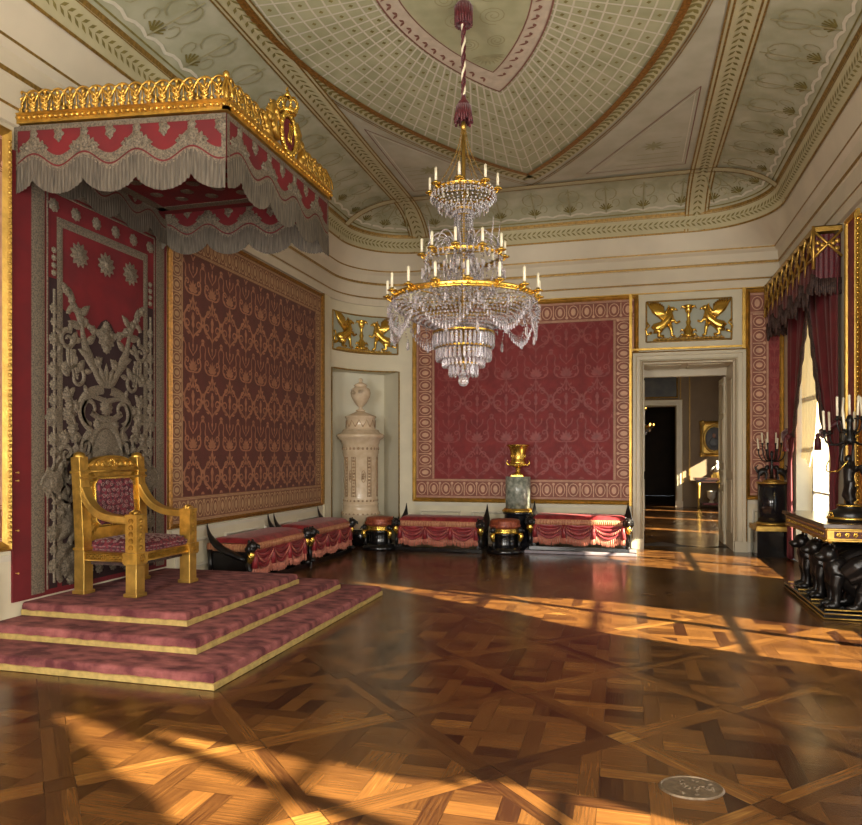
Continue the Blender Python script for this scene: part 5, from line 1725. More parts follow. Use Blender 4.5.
# ------------------------------------------------------------------ column and urn
t = thing('column_pedestal', 'short grey-green marble column with gilt foot carrying the golden urn', 'pedestal', (-1.83, 12.62, 0))
b = MB(); b.cbox((0, 0, .06), (.54, .54, .12)); b.lathe([(.26, .12), (.26, .18), (.24, .22), (.24, .58), (.27, .60), (.27, .63), (.0, .63)], 32); b.build('base', BLKMARB, t, bevel=.006)
b = MB(); b.lathe([(.27, .625), (.285, .64), (.285, .66), (.245, .69), (.235, .70)], 36); b.build('gilt_ring', GOLDB, t)
b = MB(); b.lathe([(.222, .695), (.222, 1.25), (.212, 1.255), (.0, 1.255)], 40); b.build('shaft', GRYMARB, t)
t = thing('urn', 'golden two-handled campana urn on the grey marble column', 'urn', (-1.83, 12.62, 1.257))
b = MB(); b.cbox((0, 0, .012), (.22, .22, .024)); b.lathe([(.10, .024), (.10, .045), (.06, .055), (.035, .09), (.035, .11), (.05, .12), (.05, .135), (.035, .15)], 28); b.build('foot', GOLDB, t)
b = MB(); b.lathe([(.035, .15), (.07, .17), (.12, .20), (.14, .235), (.137, .265), (.125, .29), (.128, .38), (.145, .47), (.185, .535), (.205, .548), (.205, .56), (.185, .555), (.13, .46), (.11, .32), (.0, .28)], 36)
for i in range(24):
    a = 2 * PI * i / 24; b.ell((.118 * math.cos(a), .118 * math.sin(a), .205), (.016, .016, .024), 5, 4)
for i in range(12):
    a = 2 * PI * i / 12; b.ell((.125 * math.cos(a), .125 * math.sin(a), .36), (.012, .012, .04), 6, 4)
b.build('bowl', GOLDB, t)
for s_ in (-1, 1):
    b = MB(); b.tube([(s_ * .12, 0, .21), (s_ * .175, 0, .20), (s_ * .205, 0, .235), (s_ * .19, 0, .285), (s_ * .17, 0, .27)], [.016, .015, .013, .012, .008], 7); b.ell((s_ * .13, 0, .21), (.02, .025, .025), 7, 5); b.build('handle', GOLDB, t)
# ------------------------------------------------------------------ stove
t = thing('tiled_stove', 'tall round cream ceramic stove topped by an urn in the corner niche', 'stove', (-4.74, 12.46, 0))
b = MB(); b.lathe([(.36, 0), (.36, .30), (.33, .32), (.0, .32)], 36); b.build('plinth', BLACKP, t)
b = MB(); b.lathe([(.0, .30), (.33, .30), (.34, .33), (.34, .58), (.355, .60), (.355, .66), (.335, .68), (.33, .80), (.34, .82), (.325, .84), (.315, 1.0), (.315, 1.80), (.325, 1.82), (.325, 1.86), (.335, 1.88), (.335, 2.06), (.35, 2.08), (.36, 2.14), (.42, 2.19), (.44, 2.22), (.44, 2.26), (.40, 2.28), (.36, 2.30), (.33, 2.36)], 40); b.build('body', CERAM, t)
b = MB(); b.lathe([(.33, 2.36), (.28, 2.38), (.27, 2.40), (.27, 2.60), (.29, 2.62), (.29, 2.64), (.25, 2.66), (.10, 2.73), (.07, 2.75), (.0, 2.76)], 36); b.build('cap_drum', CERAM, t)
b = MB(); b.lathe([(.085, 2.755), (.085, 2.775), (.035, 2.80), (.03, 2.84), (.06, 2.86), (.12, 2.94), (.175, 3.06), (.185, 3.14), (.165, 3.22), (.12, 3.25), (.10, 3.27), (.13, 3.285), (.10, 3.32), (.04, 3.35), (.025, 3.38), (.045, 3.40), (.03, 3.43), (.0, 3.45)], 32)
for s_ in (-1, 1):
    for q in range(2):
        pts = spiral((s_ * .07, 3.14), .05, .01, 0, s_ * 4 * PI, 20)
        b.tube([(x, -math.sqrt(max(.0, .186 ** 2 - x * x)) - .002, z) for x, z in pts], .008, 5)
b.build('urn_finial', CERAM, t, 'ceramic urn crowning the stove')
b = MB()
def onb(a, z, r=.318): return (r * math.sin(a), -r * math.cos(a), z)
va = math.atan2(4.74, 12.46)        # angle to the viewer
for a in (-.95 + va, -.22 + va - .2, .52 + va, 1.3 + va):
    for k in range(13):
        z = 1.0 + .78 * k / 12
        b.ell(onb(a, z), (.020 + .012 * (k % 2), .012, .022), 6, 4, rot=Matrix.Rotation(a, 3, 'Z'))
    for da in (-.11, .11): b.tube([onb(a + da, .98), onb(a + da, 1.8)], .007, 5)
for a in (.16 + va, -.6 + va):
    b.tube([onb(a + .12 * math.cos(q), 1.40 + .12 * math.sin(q)) for q in [2 * PI * j / 16 for j in range(16)]], .007, 5, 0, True)
    for q in range(6): b.ell(onb(a + .04 * math.cos(q), 1.40 + .05 * math.sin(q * 1.05)), (.018, .012, .022), 5, 4)
for k in range(26):
    a = 2 * PI * k / 26
    b.ell(onb(a, 1.97, .337), (.024, .010, .03), 6, 4, rot=Matrix.Rotation(a, 3, 'Z')); b.ell(onb(a, .90, .322), (.022, .010, .022), 6, 4, rot=Matrix.Rotation(a, 3, 'Z')); b.ell(onb(a, .63, .354), (.022, .01, .02), 6, 4, rot=Matrix.Rotation(a, 3, 'Z'))
for k in range(12):
    a = 2 * PI * k / 12
    b.tube([onb(a, 2.42, .272), onb(a + .26, 2.56, .272), onb(a + .52, 2.42, .272)], .01, 5)
b.build('relief_ornament', CERAMD, t, 'darker moulded ornament strips')
for o in kids(t): o.scale = (1, 1, .89)
# ------------------------------------------------------------------ lions and console
def lion_support(parent, c, f=1):
    """black seated winged lioness, facing local -y, standing on z = 0; about .68 high"""
    b = MB()
    def T(p, ): return (c[0] + p[0] * 1.45, c[1] + p[1] * .78, c[2] + p[2] * .90)
    def tb_(pts, r, n=10): b.tube([T(p) for p in pts], [q * 1.14 for q in r], n)
    # trunk: haunch low behind, chest high in front
    tb_([(0, .40, .16), (0, .32, .22), (0, .20, .30), (0, .08, .38), (0, -.02, .43), (0, -.05, .50), (0, -.07, .54)], [.10, .14, .13, .125, .125, .105, .085], 12)
    b.ell(T((0, -.03, .37)), (.14, .11, .14), 12, 8)
    # head
    b.ell(T((0, -.12, .60)), (.098, .088, .09), 12, 8); b.ell(T((0, -.22, .565)), (.058, .055, .046), 10, 6); b.ell(T((0, -.28, .575)), (.034, .02, .024), 8, 5)
    for s_ in (-1, 1):
        b.ell(T((s_ * .058, -.08, .70)), (.026, .018, .034), 7, 5); b.ell(T((s_ * .03, -.20, .625)), (.018, .015, .013), 6, 4)
        # fore leg
        tb_([(s_ * .062, -.04, .38), (s_ * .066, -.07, .26), (s_ * .064, -.06, .16), (s_ * .064, -.065, .06)], [.07, .05, .036, .032])
        b.ell(T((s_ * .064, -.10, .038)), (.05, .075, .036), 10, 6)
        for q in (-1, 0, 1): b.ell(T((s_ * .064 + q * .022, -.175, .032)), (.018, .026, .024), 6, 4)
        # haunch: thigh up against the flank, shank forward on the plinth
        b.ell(T((s_ * .115, .30, .19)), (.07, .13, .15), 10, 7)
        tb_([(s_ * .12, .22, .16), (s_ * .125, .16, .09), (s_ * .125, .30, .05)], [.07, .045, .04])
        b.ell(T((s_ * .125, .12, .035)), (.045, .09, .035), 10, 6)
        # wing laid back along the flank up to the table top
        tb_([(s_ * .10, .02, .40), (s_ * .135, .14, .50), (s_ * .14, .30, .58), (s_ * .12, .48, .66)], [.07, .085, .075, .03])
        tb_([(s_ * .11, .06, .34), (s_ * .145, .22, .42), (s_ * .14, .40, .50), (s_ * .12, .54, .58)], [.05, .065, .055, .02])
    tb_([(0, .44, .12), (.04, .52, .06), (.10, .50, .04), (.14, .40, .04)], [.03, .025, .022, .02], 8)
    return b.build('lion_support', BLACK, parent, remesh=.011)
def console():
    # local x along the wall (world -y), front -y (world -x)
    L, Dp = 1.86, .62
    t = thing('console_table', 'marble-topped gilt console table on black winged lions at the right wall', 'table', (XR - .02, 8.69, 0), -PI / 2)
    b = MB(); b.box(-L / 2 + .03, L / 2 - .03, -Dp - .02, 0, 0, .07); b.build('plinth', BLACKP, t, bevel=.004)
    g = MB()
    for z in (.012, .058):
        g.tube([(-L / 2 + .03, -.01, z), (-L / 2 + .03, -Dp - .02, z), (L / 2 - .03, -Dp - .02, z), (L / 2 - .03, -.01, z)], .008, 5)
    for x in (-.80, -.28, .30, .84): g.box(x - .012, x + .012, -Dp + .0, -.02, .083, .095)
    g.build('gilt_edge', GOLDM, t)
    for x in (-.56, .02, .60): lion_support(t, (x, -Dp + .19, .07))
    f = MB()
    f.box(-L / 2, L / 2, -Dp, -.0, .775, .90)
    for z in (.782, .893):
        f.tube([(-L / 2, -Dp - .005, z), (L / 2, -Dp - .005, z)], .012, 6); f.tube([(-L / 2 - .005, -Dp, z), (-L / 2 - .005, 0, z)], .012, 6); f.tube([(L / 2 + .005, -Dp, z), (L / 2 + .005, 0, z)], .012, 6)
    f.build('gilt_frieze', GOLDM, t, bevel=.003)
    p = MB()
    p.box(-L / 2 + .08, L / 2 - .08, -Dp - .006, -Dp, .805, .872)
    for (x, y0, y1) in ((-L / 2 - .006, -Dp + .06, -.06), (L / 2, -Dp + .06, -.06)): p.box(x, x + .006, y0, y1, .805, .872)
    p.build('red_inlay', REDA, t)
    m = MB()
    for i in range(24):
        x = -L / 2 + .12 + (L - .24) * i / 23
        m.tube([(a, -Dp - .010, z) for a, z in spiral((x, .838), .026, .006, 0, 4 * PI, 12)], .006, 4)
    for sx in (-1, 1):
        for i in range(7):
            y = -Dp + .10 + (Dp - .18) * i / 6
            m.tube([(sx * (L / 2 + .010), a, z) for a, z in spiral((y, .838), .026, .006, 0, 4 * PI, 12)], .006, 4)
    for x in (-.9, -.55, -.1, .35, .75): m.ell((x, -Dp + .02, .768), .022)
    m.ell((L / 2 - .04, -Dp + .04, .768), .022)
    m.build('gilt_ornament', GOLDB, t)
    s = MB(); s.box(-L / 2 - .03, L / 2 + .03, -Dp - .04, 0, .90, .945); s.build('marble_top', STONEB, t, bevel=.008)
console()
# white paws' sunlit porcelain balls between the lions
# ------------------------------------------------------------------ pier mirror
t = thing('pier_mirror', 'tall pier mirror in a gilt frame above the console table', 'mirror', (XR, 8.95, .95), -PI / 2)
g = MB(); g.frame(0, 1.38, .02, 3.35, [(0, 0), (0, .03), (.03, .055), (.06, .035), (.09, .05), (.13, .04), (.15, .02)])
for i in range(60):
    z = .06 + 3.25 * i / 59
    for x in (.03, 1.35): g.ell((x, -.05, z), (.018, .02, .02), 5, 4)
g.build('gilt_frame', GOLDB, t)
g = MB(); g.rect(.13, 1.25, .15, 3.22, .02); g.build('mirror_glass', MIRR, t)
# ------------------------------------------------------------------ candelabra
def candle(mb_parent, x, y, z, h=.13, r=.011, lean=(0, 0)):
    c = MB(); c.tube([(x, y, z), (x + lean[0], y + lean[1], z + h)], r, 8); c.tube([(x + lean[0], y + lean[1], z + h), (x + lean[0], y + lean[1], z + h + .012)], .002, 4)
    return c.build('candle', WAX, mb_parent)
def big_candelabrum():
    t = thing('candelabrum', 'dark bronze winged-figure candelabrum with pale candles on the console table', 'candelabrum', (2.22, 8.18, .945), -PI / 2 + .3)
    b = MB(); b.lathe([(.0, 0), (.20, 0), (.205, .03), (.18, .05), (.19, .07), (.17, .10), (.12, .12), (.10, .15), (.11, .17), (.0, .175)], 28)
    b.build('base', BLACK, t)
    g = MB(); g.lathe([(.205, .02), (.212, .03), (.205, .045)], 28); g.lathe([(.112, .15), (.12, .16), (.112, .17)], 20)
    for q in range(6): g.ell((.03 * math.cos(q * PI / 3), -.195, .06 + .025 * math.sin(q * PI / 3)), (.016, .01, .016), 5, 4)
    g.build('gilt_mount', GOLDB, t)
    f = MB()
    f.tube([(-.03, 0, .17), (-.03, -.01, .30), (-.025, 0, .40)], [.022, .032, .045], 8); f.tube([(.03, 0, .17), (.03, -.02, .30), (.025, 0, .40)], [.022, .032, .045], 8)
    f.tube([(0, 0, .38), (0, -.01, .46), (0, 0, .53), (0, 0, .57), (0, -.005, .60)], [.055, .05, .062, .035, .022], 10); f.ell((0, -.01, .635), (.035, .038, .045), 10, 7)
    for s_ in (-1, 1):
        f.tube([(s_ * .055, 0, .54), (s_ * .10, -.03, .62), (s_ * .09, -.02, .74), (s_ * .06, 0, .80)], [.024, .02, .016, .014], 7)
        f.tube([(s_ * .03, .03, .52), (s_ * .10, .06, .55), (s_ * .16, .07, .46), (s_ * .17, .07, .34)], [.03, .04, .035, .008], 7)
    f.tube([(0, .01, .36), (-.02, .0, .26), (.02, .01, .20)], [.06, .065, .05], 10)
    f.build('winged_figure', BLACK, t, remesh=.008)
    a = MB()
    a.lathe([(.03, .78), (.05, .80), (.06, .84), (.03, .88), (.025, 1.0), (.04, 1.03), (.02, 1.08)], 14)
    spots = []
    for ring, (r_, z, n, ph) in enumerate(((.24, .90, 6, .3), (.13, 1.04, 4, .0))):
        for k in range(n):
            q = 2 * PI * k / n + ph
            P = bez((0, 0, .84 + .12 * ring), (r_ * .5 * math.cos(q), r_ * .5 * math.sin(q), .76 + .12 * ring), (r_ * math.cos(q), r_ * math.sin(q), z - .16), (r_ * math.cos(q), r_ * math.sin(q), z), 10)
            a.tube(P, .010, 6)
            a.lathe([(.012, -.01), (.034, .0), (.034, .008), (.014, .012), (.016, .035)], 10, (r_ * math.cos(q), r_ * math.sin(q), z))
            spots.append((r_ * math.cos(q), r_ * math.sin(q), z + .03))
    spots.append((0, 0, 1.09))
    a.build('branches', BLACK, t)
    for i, (x, y, z) in enumerate(spots): candle(t, x, y, z, .20, .012, (random.uniform(-.015, .015), random.uniform(-.015, .015)))
    c = MB()
    for s_ in (-1, 1): c.tube(bez((.16 * s_, -.12, .62), (.14 * s_, -.2, .50), (.05 * s_, -.2, .48), (0, -.12, .52), 12), .007, 5)
    c.build('chain', GOLDB, t)
big_candelabrum()
def pedestal_set():
    t = thing('pedestal', 'black marble drum pedestal on a square gold-edged block, right of the doorway', 'pedestal', (2.30, 12.64, 0))
    b = MB(); b.box(-.27, .21, -.32, .32, 0, .42); b.build('block', BLACKP, t, bevel=.006)
    b = MB(); b.box(-.29, .22, -.34, .33, .42, .50); b.build('gilt_slab', GOLDM, t, bevel=.006)
    b = MB(); b.lathe([(.22, .50), (.24, .51), (.24, .53), (.215, .55)], 32); b.build('gilt_ring', GOLDM, t); b = MB(); b.lathe([(.215, 1.165), (.23, 1.175), (.23, 1.195), (.0, 1.20)], 32); b.build('gilt_ring', GOLDM, t)
    b = MB(); b.lathe([(.212, .545), (.212, 1.17), (.0, 1.17)], 40); b.build('drum', BLKMARB, t)
    c = thing('candelabrum', 'small many-armed candelabrum with crouching beasts on the black drum pedestal', 'candelabrum', (2.30, 12.64, 1.20))
    b = MB(); b.lathe([(.0, 0), (.13, 0), (.14, .015), (.10, .03), (.04, .05), (.0, .05)], 20); b.build('base', GOLDM, c)
    for s_ in (-1, 1):
        b = MB()
        b.tube([(s_ * .20, 0, .12), (s_ * .14, 0, .17), (s_ * .07, 0, .18)], [.05, .055, .045], 8); b.tube([(s_ * .20, 0, .14), (s_ * .25, 0, .22), (s_ * .20, 0, .27)], [.025, .02, .008], 6)
        b.ell((s_ * .07, -.0, .23), .04, 8, 6)
        for (dx, dy) in ((.19, .03), (.19, -.03), (.08, .03), (.08, -.03)): b.tube([(s_ * dx, dy, .14), (s_ * (dx + .01), dy, .03)], [.022, .012], 6)
        b.build('beast', BLACK, c, remesh=.008)
    b = MB(); b.lathe([(.03, .05), (.02, .2), (.03, .24), (.018, .28), (.018, .42), (.03, .45), (.012, .50)], 12)
    sp = []
    for k in range(8):
        q = 2 * PI * k / 8 + .2; r_ = .15 if k % 2 else .21; z = .50 + (.10 if k % 2 else 0)
        P = bez((0, 0, .36), (r_ * .5 * math.cos(q), r_ * .5 * math.sin(q), .28), (r_ * math.cos(q), r_ * math.sin(q), .36), (r_ * math.cos(q), r_ * math.sin(q), z), 9)
        b.tube(P, .009, 6); b.lathe([(.01, 0), (.03, .008), (.013, .014), (.014, .03)], 9, (r_ * math.cos(q), r_ * math.sin(q), z)); sp.append((r_ * math.cos(q), r_ * math.sin(q), z + .028))
    b.build('branches', BLACK, c)
    for (x, y, z) in sp: candle(c, x, y, z, .17, .013, (x * .08, y * .08))
pedestal_set()
# ------------------------------------------------------------------ floor plate
t = thing('floor_plate', 'small worn oval brass plate let into the parquet near the front', 'floor plate', (.31, 3.66, 0), .25)
b = MB(); b.lathe([(.0, .002), (.14, .003), (.15, .003), (.155, 0)], 36, sx=1, sy=.8); b.build('plate', BRASS, t)
b = MB(); b.tube([(.145 * math.cos(q), .116 * math.sin(q), .004) for q in [2 * PI * j / 32 for j in range(32)]], .005, 5, 0, True)
rn = random.Random(5)
for i in range(26):
    a, r_ = rn.uniform(0, 6.28), rn.uniform(.01, .11)
    b.ell((r_ * math.cos(a), r_ * .8 * math.sin(a), .004), (.014, .006, .003), 6, 3, rot=Matrix.Rotation(rn.uniform(0, 3), 3, 'Z'))
b.build('raised_rim', BRASS, t)
# ------------------------------------------------------------------ chandelier
def chandelier():
    X0, Y0 = -1.51, 6.76
    t = thing('chandelier', 'large tiered crystal chandelier with ivory candles hanging on a red rope', 'chandelier', (X0, Y0, 0))
    def rot(o, a):
        c = o.copy(); COL.objects.link(c); c.parent = o.parent; c.rotation_euler = (0, 0, a); return c
    # suspension
    b = MB(); b.lathe([(.02, 5.99), (.075, 5.985), (.085, 5.95), (.075, 5.80), (.08, 5.79)], 20)
    for i in range(18):
        a = 2 * PI * i / 18; b.tube([(.08 * math.cos(a), .08 * math.sin(a), 5.96), (.078 * math.cos(a), .078 * math.sin(a), 5.78)], .012, 5)
    b.build('ceiling_tassel', BURG, t)
    r1, r2 = MB(), MB()
    for k, mb in ((0, r1), (1, r1), (2, r2)):
        P = [(.014 * math.cos(z * 26 + k * 2.094), .014 * math.sin(z * 26 + k * 2.094), z) for z in [5.10 + .70 * i / 90 for i in range(91)]]
        mb.tube(P, .0115, 5)
    ro = r1.build('rope', BURG, t); r2.build('white_strand', WAX, ro)
    b = MB(); b.lathe([(.02, 5.12), (.03, 5.06), (.055, 5.03), (.06, 4.98), (.07, 4.93)], 18)
    for i in range(20):
        a = 2 * PI * i / 20; b.tube([(.06 * math.cos(a), .06 * math.sin(a), 5.0), (.085 * math.cos(a), .085 * math.sin(a), 4.82 + .02 * (i % 3))], [.014, .012], 5)
    b.build('hanging_tassel', BURG, t)
    b = MB(); b.lathe([(.018, 4.85), (.03, 4.80), (.018, 4.76)], 12); b.build('hook', GOLDM, t)
    for k in range(6):
        a = 2 * PI * k / 6 + .2
        b = MB()
        n = 22
        for i in range(n):
            q = i / (n - 1); r_ = .02 + .27 * q ** 1.8
            b.ell((r_ * math.cos(a), r_ * math.sin(a), 4.80 - .62 * q), (.006, .006, .014), 5, 4)
        b.tube([(( .02 + .27 * (i / 10) ** 1.8) * math.cos(a), (.02 + .27 * (i / 10) ** 1.8) * math.sin(a), 4.80 - .062 * i) for i in range(11)], .003, 5)
        b.build('chain', GILTLINE, t)
    b = MB(); b.tube([(0, 0, 4.78), (0, 0, 2.45)], .02, 8); b.build('stem', GOLDM, t)
    def ring(r_, z, h, name='ring', studs=0):
        g = MB(); g.lathe([(r_ - .02, z - h), (r_ + .008, z - h), (r_ + .014, z - h * .6), (r_ + .008, z - h * .3), (r_ + .008, z + h * .3), (r_ + .014, z + h * .6), (r_ + .008, z + h), (r_ - .02, z + h), (r_ - .02, z - h)], 64, caps=False)
        for i in range(studs):
            a = 2 * PI * i / studs; g.ell(((r_ + .012) * math.cos(a), (r_ + .012) * math.sin(a), z), (.013, .013, .009), 6, 4)
        return g.build(name, GOLDB, t)
    ring(.285, 4.16, .014, 'upper_ring', 30); ring(.36, 3.53, .016, 'middle_ring', 36); ring(.69, 3.12, .026, 'main_ring', 64); ring(.10, 3.99, .014, 'bowl_ring'); ring(.20, 2.82, .018, 'lower_ring', 24); ring(.29, 2.80, .008, 'prism_ring'); ring(.26, 2.66, .008, 'prism_ring'); ring(.13, 2.50, .008, 'prism_ring')
    # spokes carrying the rings
    for (r_, z, n) in ((.285, 4.19, 4), (.36, 3.58, 4), (.69, 3.12, 6), (.29, 2.80, 4), (.26, 2.66, 4), (.13, 2.50, 3)):
        b = MB()
        for k in range(n): a = 2 * PI * k / n; b.tube([(0, 0, z), (r_ * math.cos(a), r_ * math.sin(a), z)], .008, 5)
        b.build('spokes', GOLDM, t)
    # candles on saucers
    def lights(r_, z, n, h, ph):
        s = MB()
        x = r_ + .045
        s.tube([(r_, 0, z - .0), (r_ + .02, 0, z - .02), (x, 0, z - .005), (x, 0, z + .015)], .010, 6)
        s.lathe([(.01, .005), (.045, .015), (.048, .022), (.018, .026), (.016, .045), (.0, .045)], 12, (x, 0, z))
        so_ = s.build('saucer', GOLDB, t)
        c = MB(); c.tube([(x, 0, z + .04), (x, 0, z + .04 + h)], .0135, 8); c.tube([(x, 0, z + .04 + h), (x, 0, z + .052 + h)], .003, 4)
        co = c.build('candle', WAX, t)
        so_.rotation_euler = co.rotation_euler = (0, 0, ph)
        for k in range(1, n): rot(so_, ph + 2 * PI * k / n); rot(co, ph + 2 * PI * k / n)
    lights(.285, 4.16, 8, .125, .1); lights(.36, 3.53, 10, .13, .35); lights(.69, 3.13, 16, .135, -1.30)
    # crystal strands ---------------------------------------------------
    def strand(P, r_, mb=None, drop=True):
        b = mb or MB()
        # beads along the curve P (list of points), spacing about 2 r
        acc = 0; last = Vector(P[0]); b.octa(last, r_)
        for p in P[1:]:
            p = Vector(p); d = (p - last).length
            n = int(d / (r_ * 2.0))
            for k in range(1, n + 1): b.octa(last.lerp(p, k / n), r_ * (1 if k % 2 else .8))
            if n: last = p
        return b
    # main basket: from the big ring in to the lower ring
    n = 80
    P = bez((.68, 0, 3.09), (.66, 0, 2.99), (.42, 0, 2.90), (.215, 0, 2.83), 12)
    o = strand(P, .0165).build('crystal_strand', CRYS, t)
    for k in range(1, n): rot(o, 2 * PI * k / n)
    # inner long strands from the middle ring to the main basket
    st = MB()
    for k in range(28):
        a = 2 * PI * k / 28
        Pk = bez((.36, 0, 3.56), (.40, 0, 3.42), (.36, 0, 3.25), (.22, 0, 3.12), 10)
        strand([(p[0] * math.cos(a), p[0] * math.sin(a), p[2]) for p in Pk], .013, st)
    for k in range(20):
        a = 2 * PI * k / 20 + .1
        strand([(.085 * math.cos(a), .085 * math.sin(a), z) for z in (3.97, 3.6)], .012, st)
        strand([((.10 + .09 * q) * math.cos(a), (.10 + .09 * q) * math.sin(a), 3.55 - .42 * q) for q in (0, .5, 1)], .013, st)
        strand([((.2 + .3 * q) * math.cos(a), (.2 + .3 * q) * math.sin(a), 3.30 - .12 * q - .10 * math.sin(PI * q)) for q in (0, .25, .5, .75, 1)], .012, st)
    for k in range(40):
        a = 2 * PI * k / 40
        st.prismdrop((.37 * math.cos(a), .37 * math.sin(a), 3.56), .012, .075); st.prismdrop((.40 * math.cos(a + .08), .40 * math.sin(a + .08), 3.42 - .03 * (k % 2)), .014, .07)
        st.prismdrop((.19 * math.cos(a), .19 * math.sin(a), 3.50 - .05 * (k % 3)), .012, .08)
    st.build('inner_crystals', CRYS, t, kind='stuff')
    # upper bowl
    ub = MB()
    for k in range(36):
        a = 2 * PI * k / 36
        Pk = bez((.29, 0, 4.18), (.35, 0, 4.08), (.22, 0, 4.00), (.10, 0, 3.985), 9)
        strand([(p[0] * math.cos(a), p[0] * math.sin(a), p[2]) for p in Pk], .0125, ub)
        ub.prismdrop((.315 * math.cos(a + .08), .315 * math.sin(a + .08), 4.13), .011, .06)
    for k in range(24):
        a = 2 * PI * k / 24
        for q in (.10, .16, .24): ub.prismdrop((q * math.cos(a), q * math.sin(a), 3.985 + (q - .1) * .3), .011, .055)
    ub.build('crystal_bowl', CRYS, t, 'small bowl of crystal beads below the top ring')
    # arched glass arms and spikes over the middle ring
    g = MB(); P = bez((.12, 0, 3.60), (.14, 0, 3.80), (.30, 0, 3.80), (.355, 0, 3.62), 10); g.tube(P, .008, 6); P = bez((.12, 0, 3.60), (.13, 0, 3.72), (.25, 0, 3.72), (.30, 0, 3.60), 10); g.tube(P, .007, 6)
    o = g.build('glass_arch', CRYS, t)
    for k in range(1, 12): rot(o, 2 * PI * k / 12)
    g = MB(); g.tube([(.33, 0, 3.60), (.36, 0, 3.86)], [.012, .002], 6); o = g.build('glass_spike', CRYS, t)
    for k in range(1, 6): rot(o, 2 * PI * k / 6 + .6)
    # festoons of beads below the main ring with prism fringes
    def festoon(r0, r1, z0, z1, a, fr=True):
        b = MB()
        N = 18
        P = []
        for i in range(N + 1):
            q = i / N; s = 4 * q * (1 - q); r_ = r0 + (r1 - r0) * s
            an = -a / 2 + a * q
            P.append((r_ * math.cos(an), r_ * math.sin(an), z0 + (z1 - z0) * s))
        strand(P, .013, b)
        if fr:
            for i in range(1, N, 1):
                b.prismdrop((P[i][0], P[i][1], P[i][2] - .01), .010, .055)
                strand([(P[i][0] * .985, P[i][1] * .985, P[i][2] + .015), (P[i][0] * .95, P[i][1] * .95, P[i][2] + .05)], .009, b)
        return b
    o = festoon(.72, .70, 3.05, 2.78, 2 * PI / 8).build('crystal_festoon', CRYS, t)
    for k in range(1, 8): rot(o, 2 * PI * k / 8 + .0)
    o = festoon(.705, .72, 3.10, 2.94, 2 * PI / 16, False).build('bead_swag', CRYS, t)
    for k in range(1, 16): rot(o, 2 * PI * k / 16)
    b = MB(); strand(bez((.70, 0, 3.06), (.745, 0, 2.98), (.74, 0, 2.90), (.70, 0, 2.80), 8), .012, b); b.prismdrop((.70, 0, 2.79), .016, .10); b.prismdrop((.735, 0, 3.04), .014, .09)
    o = b.build('pendant_strand', CRYS, t)
    for k in range(1, 16): rot(o, 2 * PI * k / 16)
    # tiers of hanging prisms
    def tier(r_, z, n, l, w_=.018):
        b = MB(); b.prismdrop((r_, 0, z), w_, l); o = b.build('prism', CRYS, t)
        for k in range(1, n): rot(o, 2 * PI * k / n)
    tier(.292, 2.79, 44, .145, .019); tier(.262, 2.65, 38, .13, .019); tier(.135, 2.495, 18, .125, .018)
    p = MB()
    for k in range(30):
        a = 2 * PI * k / 30; p.prismdrop((.20 * math.cos(a), .20 * math.sin(a), 2.55), .014, .09); p.prismdrop((.21 * math.cos(a), .21 * math.sin(a), 2.79), .016, .12)
    p.build('inner_prisms', CRYS, t, kind='stuff')
    b = MB(); b.ell((0, 0, 2.335), .052, 20, 14); b.lathe([(.02, 2.385), (.03, 2.395), (.012, 2.45)], 12); b.build('crystal_ball', CRYS, t)
chandelier()
# ------------------------------------------------------------------ rooms beyond the doorway
Y2 = YB + WT; Y3 = 24.3
XR2 = 3.75
D2A, D2B = .05, 1.58
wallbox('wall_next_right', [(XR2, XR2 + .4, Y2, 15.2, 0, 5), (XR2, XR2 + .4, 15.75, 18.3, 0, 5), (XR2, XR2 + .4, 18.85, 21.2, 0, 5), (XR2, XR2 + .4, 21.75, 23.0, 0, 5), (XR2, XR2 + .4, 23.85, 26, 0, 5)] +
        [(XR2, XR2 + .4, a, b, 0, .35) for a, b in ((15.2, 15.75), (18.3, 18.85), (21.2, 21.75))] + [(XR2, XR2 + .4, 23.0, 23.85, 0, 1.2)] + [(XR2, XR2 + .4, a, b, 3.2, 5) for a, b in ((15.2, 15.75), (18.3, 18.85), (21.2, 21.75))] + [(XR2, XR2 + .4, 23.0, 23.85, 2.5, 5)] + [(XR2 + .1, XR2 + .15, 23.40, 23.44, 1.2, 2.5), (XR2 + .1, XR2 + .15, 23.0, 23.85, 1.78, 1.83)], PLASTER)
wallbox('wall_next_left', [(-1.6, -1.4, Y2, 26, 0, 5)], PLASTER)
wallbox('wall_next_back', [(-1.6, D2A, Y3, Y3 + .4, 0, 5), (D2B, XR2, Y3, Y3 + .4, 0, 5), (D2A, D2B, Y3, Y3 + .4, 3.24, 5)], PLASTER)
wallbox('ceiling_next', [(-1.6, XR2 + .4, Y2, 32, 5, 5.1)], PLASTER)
casing('door_2', D2A, D2B, 3.24, Y3, .2)
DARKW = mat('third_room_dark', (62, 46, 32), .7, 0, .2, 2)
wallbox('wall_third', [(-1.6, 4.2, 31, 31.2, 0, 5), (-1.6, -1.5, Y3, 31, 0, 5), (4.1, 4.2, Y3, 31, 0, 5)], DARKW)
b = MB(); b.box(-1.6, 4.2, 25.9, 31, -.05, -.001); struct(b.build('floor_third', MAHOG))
for x in (1.72, 2.0):
    b = MB(); b.box(x - .02, x + .02, Y3 - .03, Y3, .8, 5); struct(b.build('trim_7' if x < 1.8 else 'trim_8', GILTLINE))
t = thing('landscape_painting', 'dark landscape painting over the far doorway in the next room', 'painting', (D2A - .05, Y3, 3.50), 0)
b = MB(); b.rect(.05, 1.6, .05, .80, .03)
b.build('canvas', DARKP, t)
b = MB(); b.frame(0, 1.65, 0, .85, [(0, 0), (0, .04), (.03, .06), (.06, .02)]); b.build('frame', GILTLINE, t)
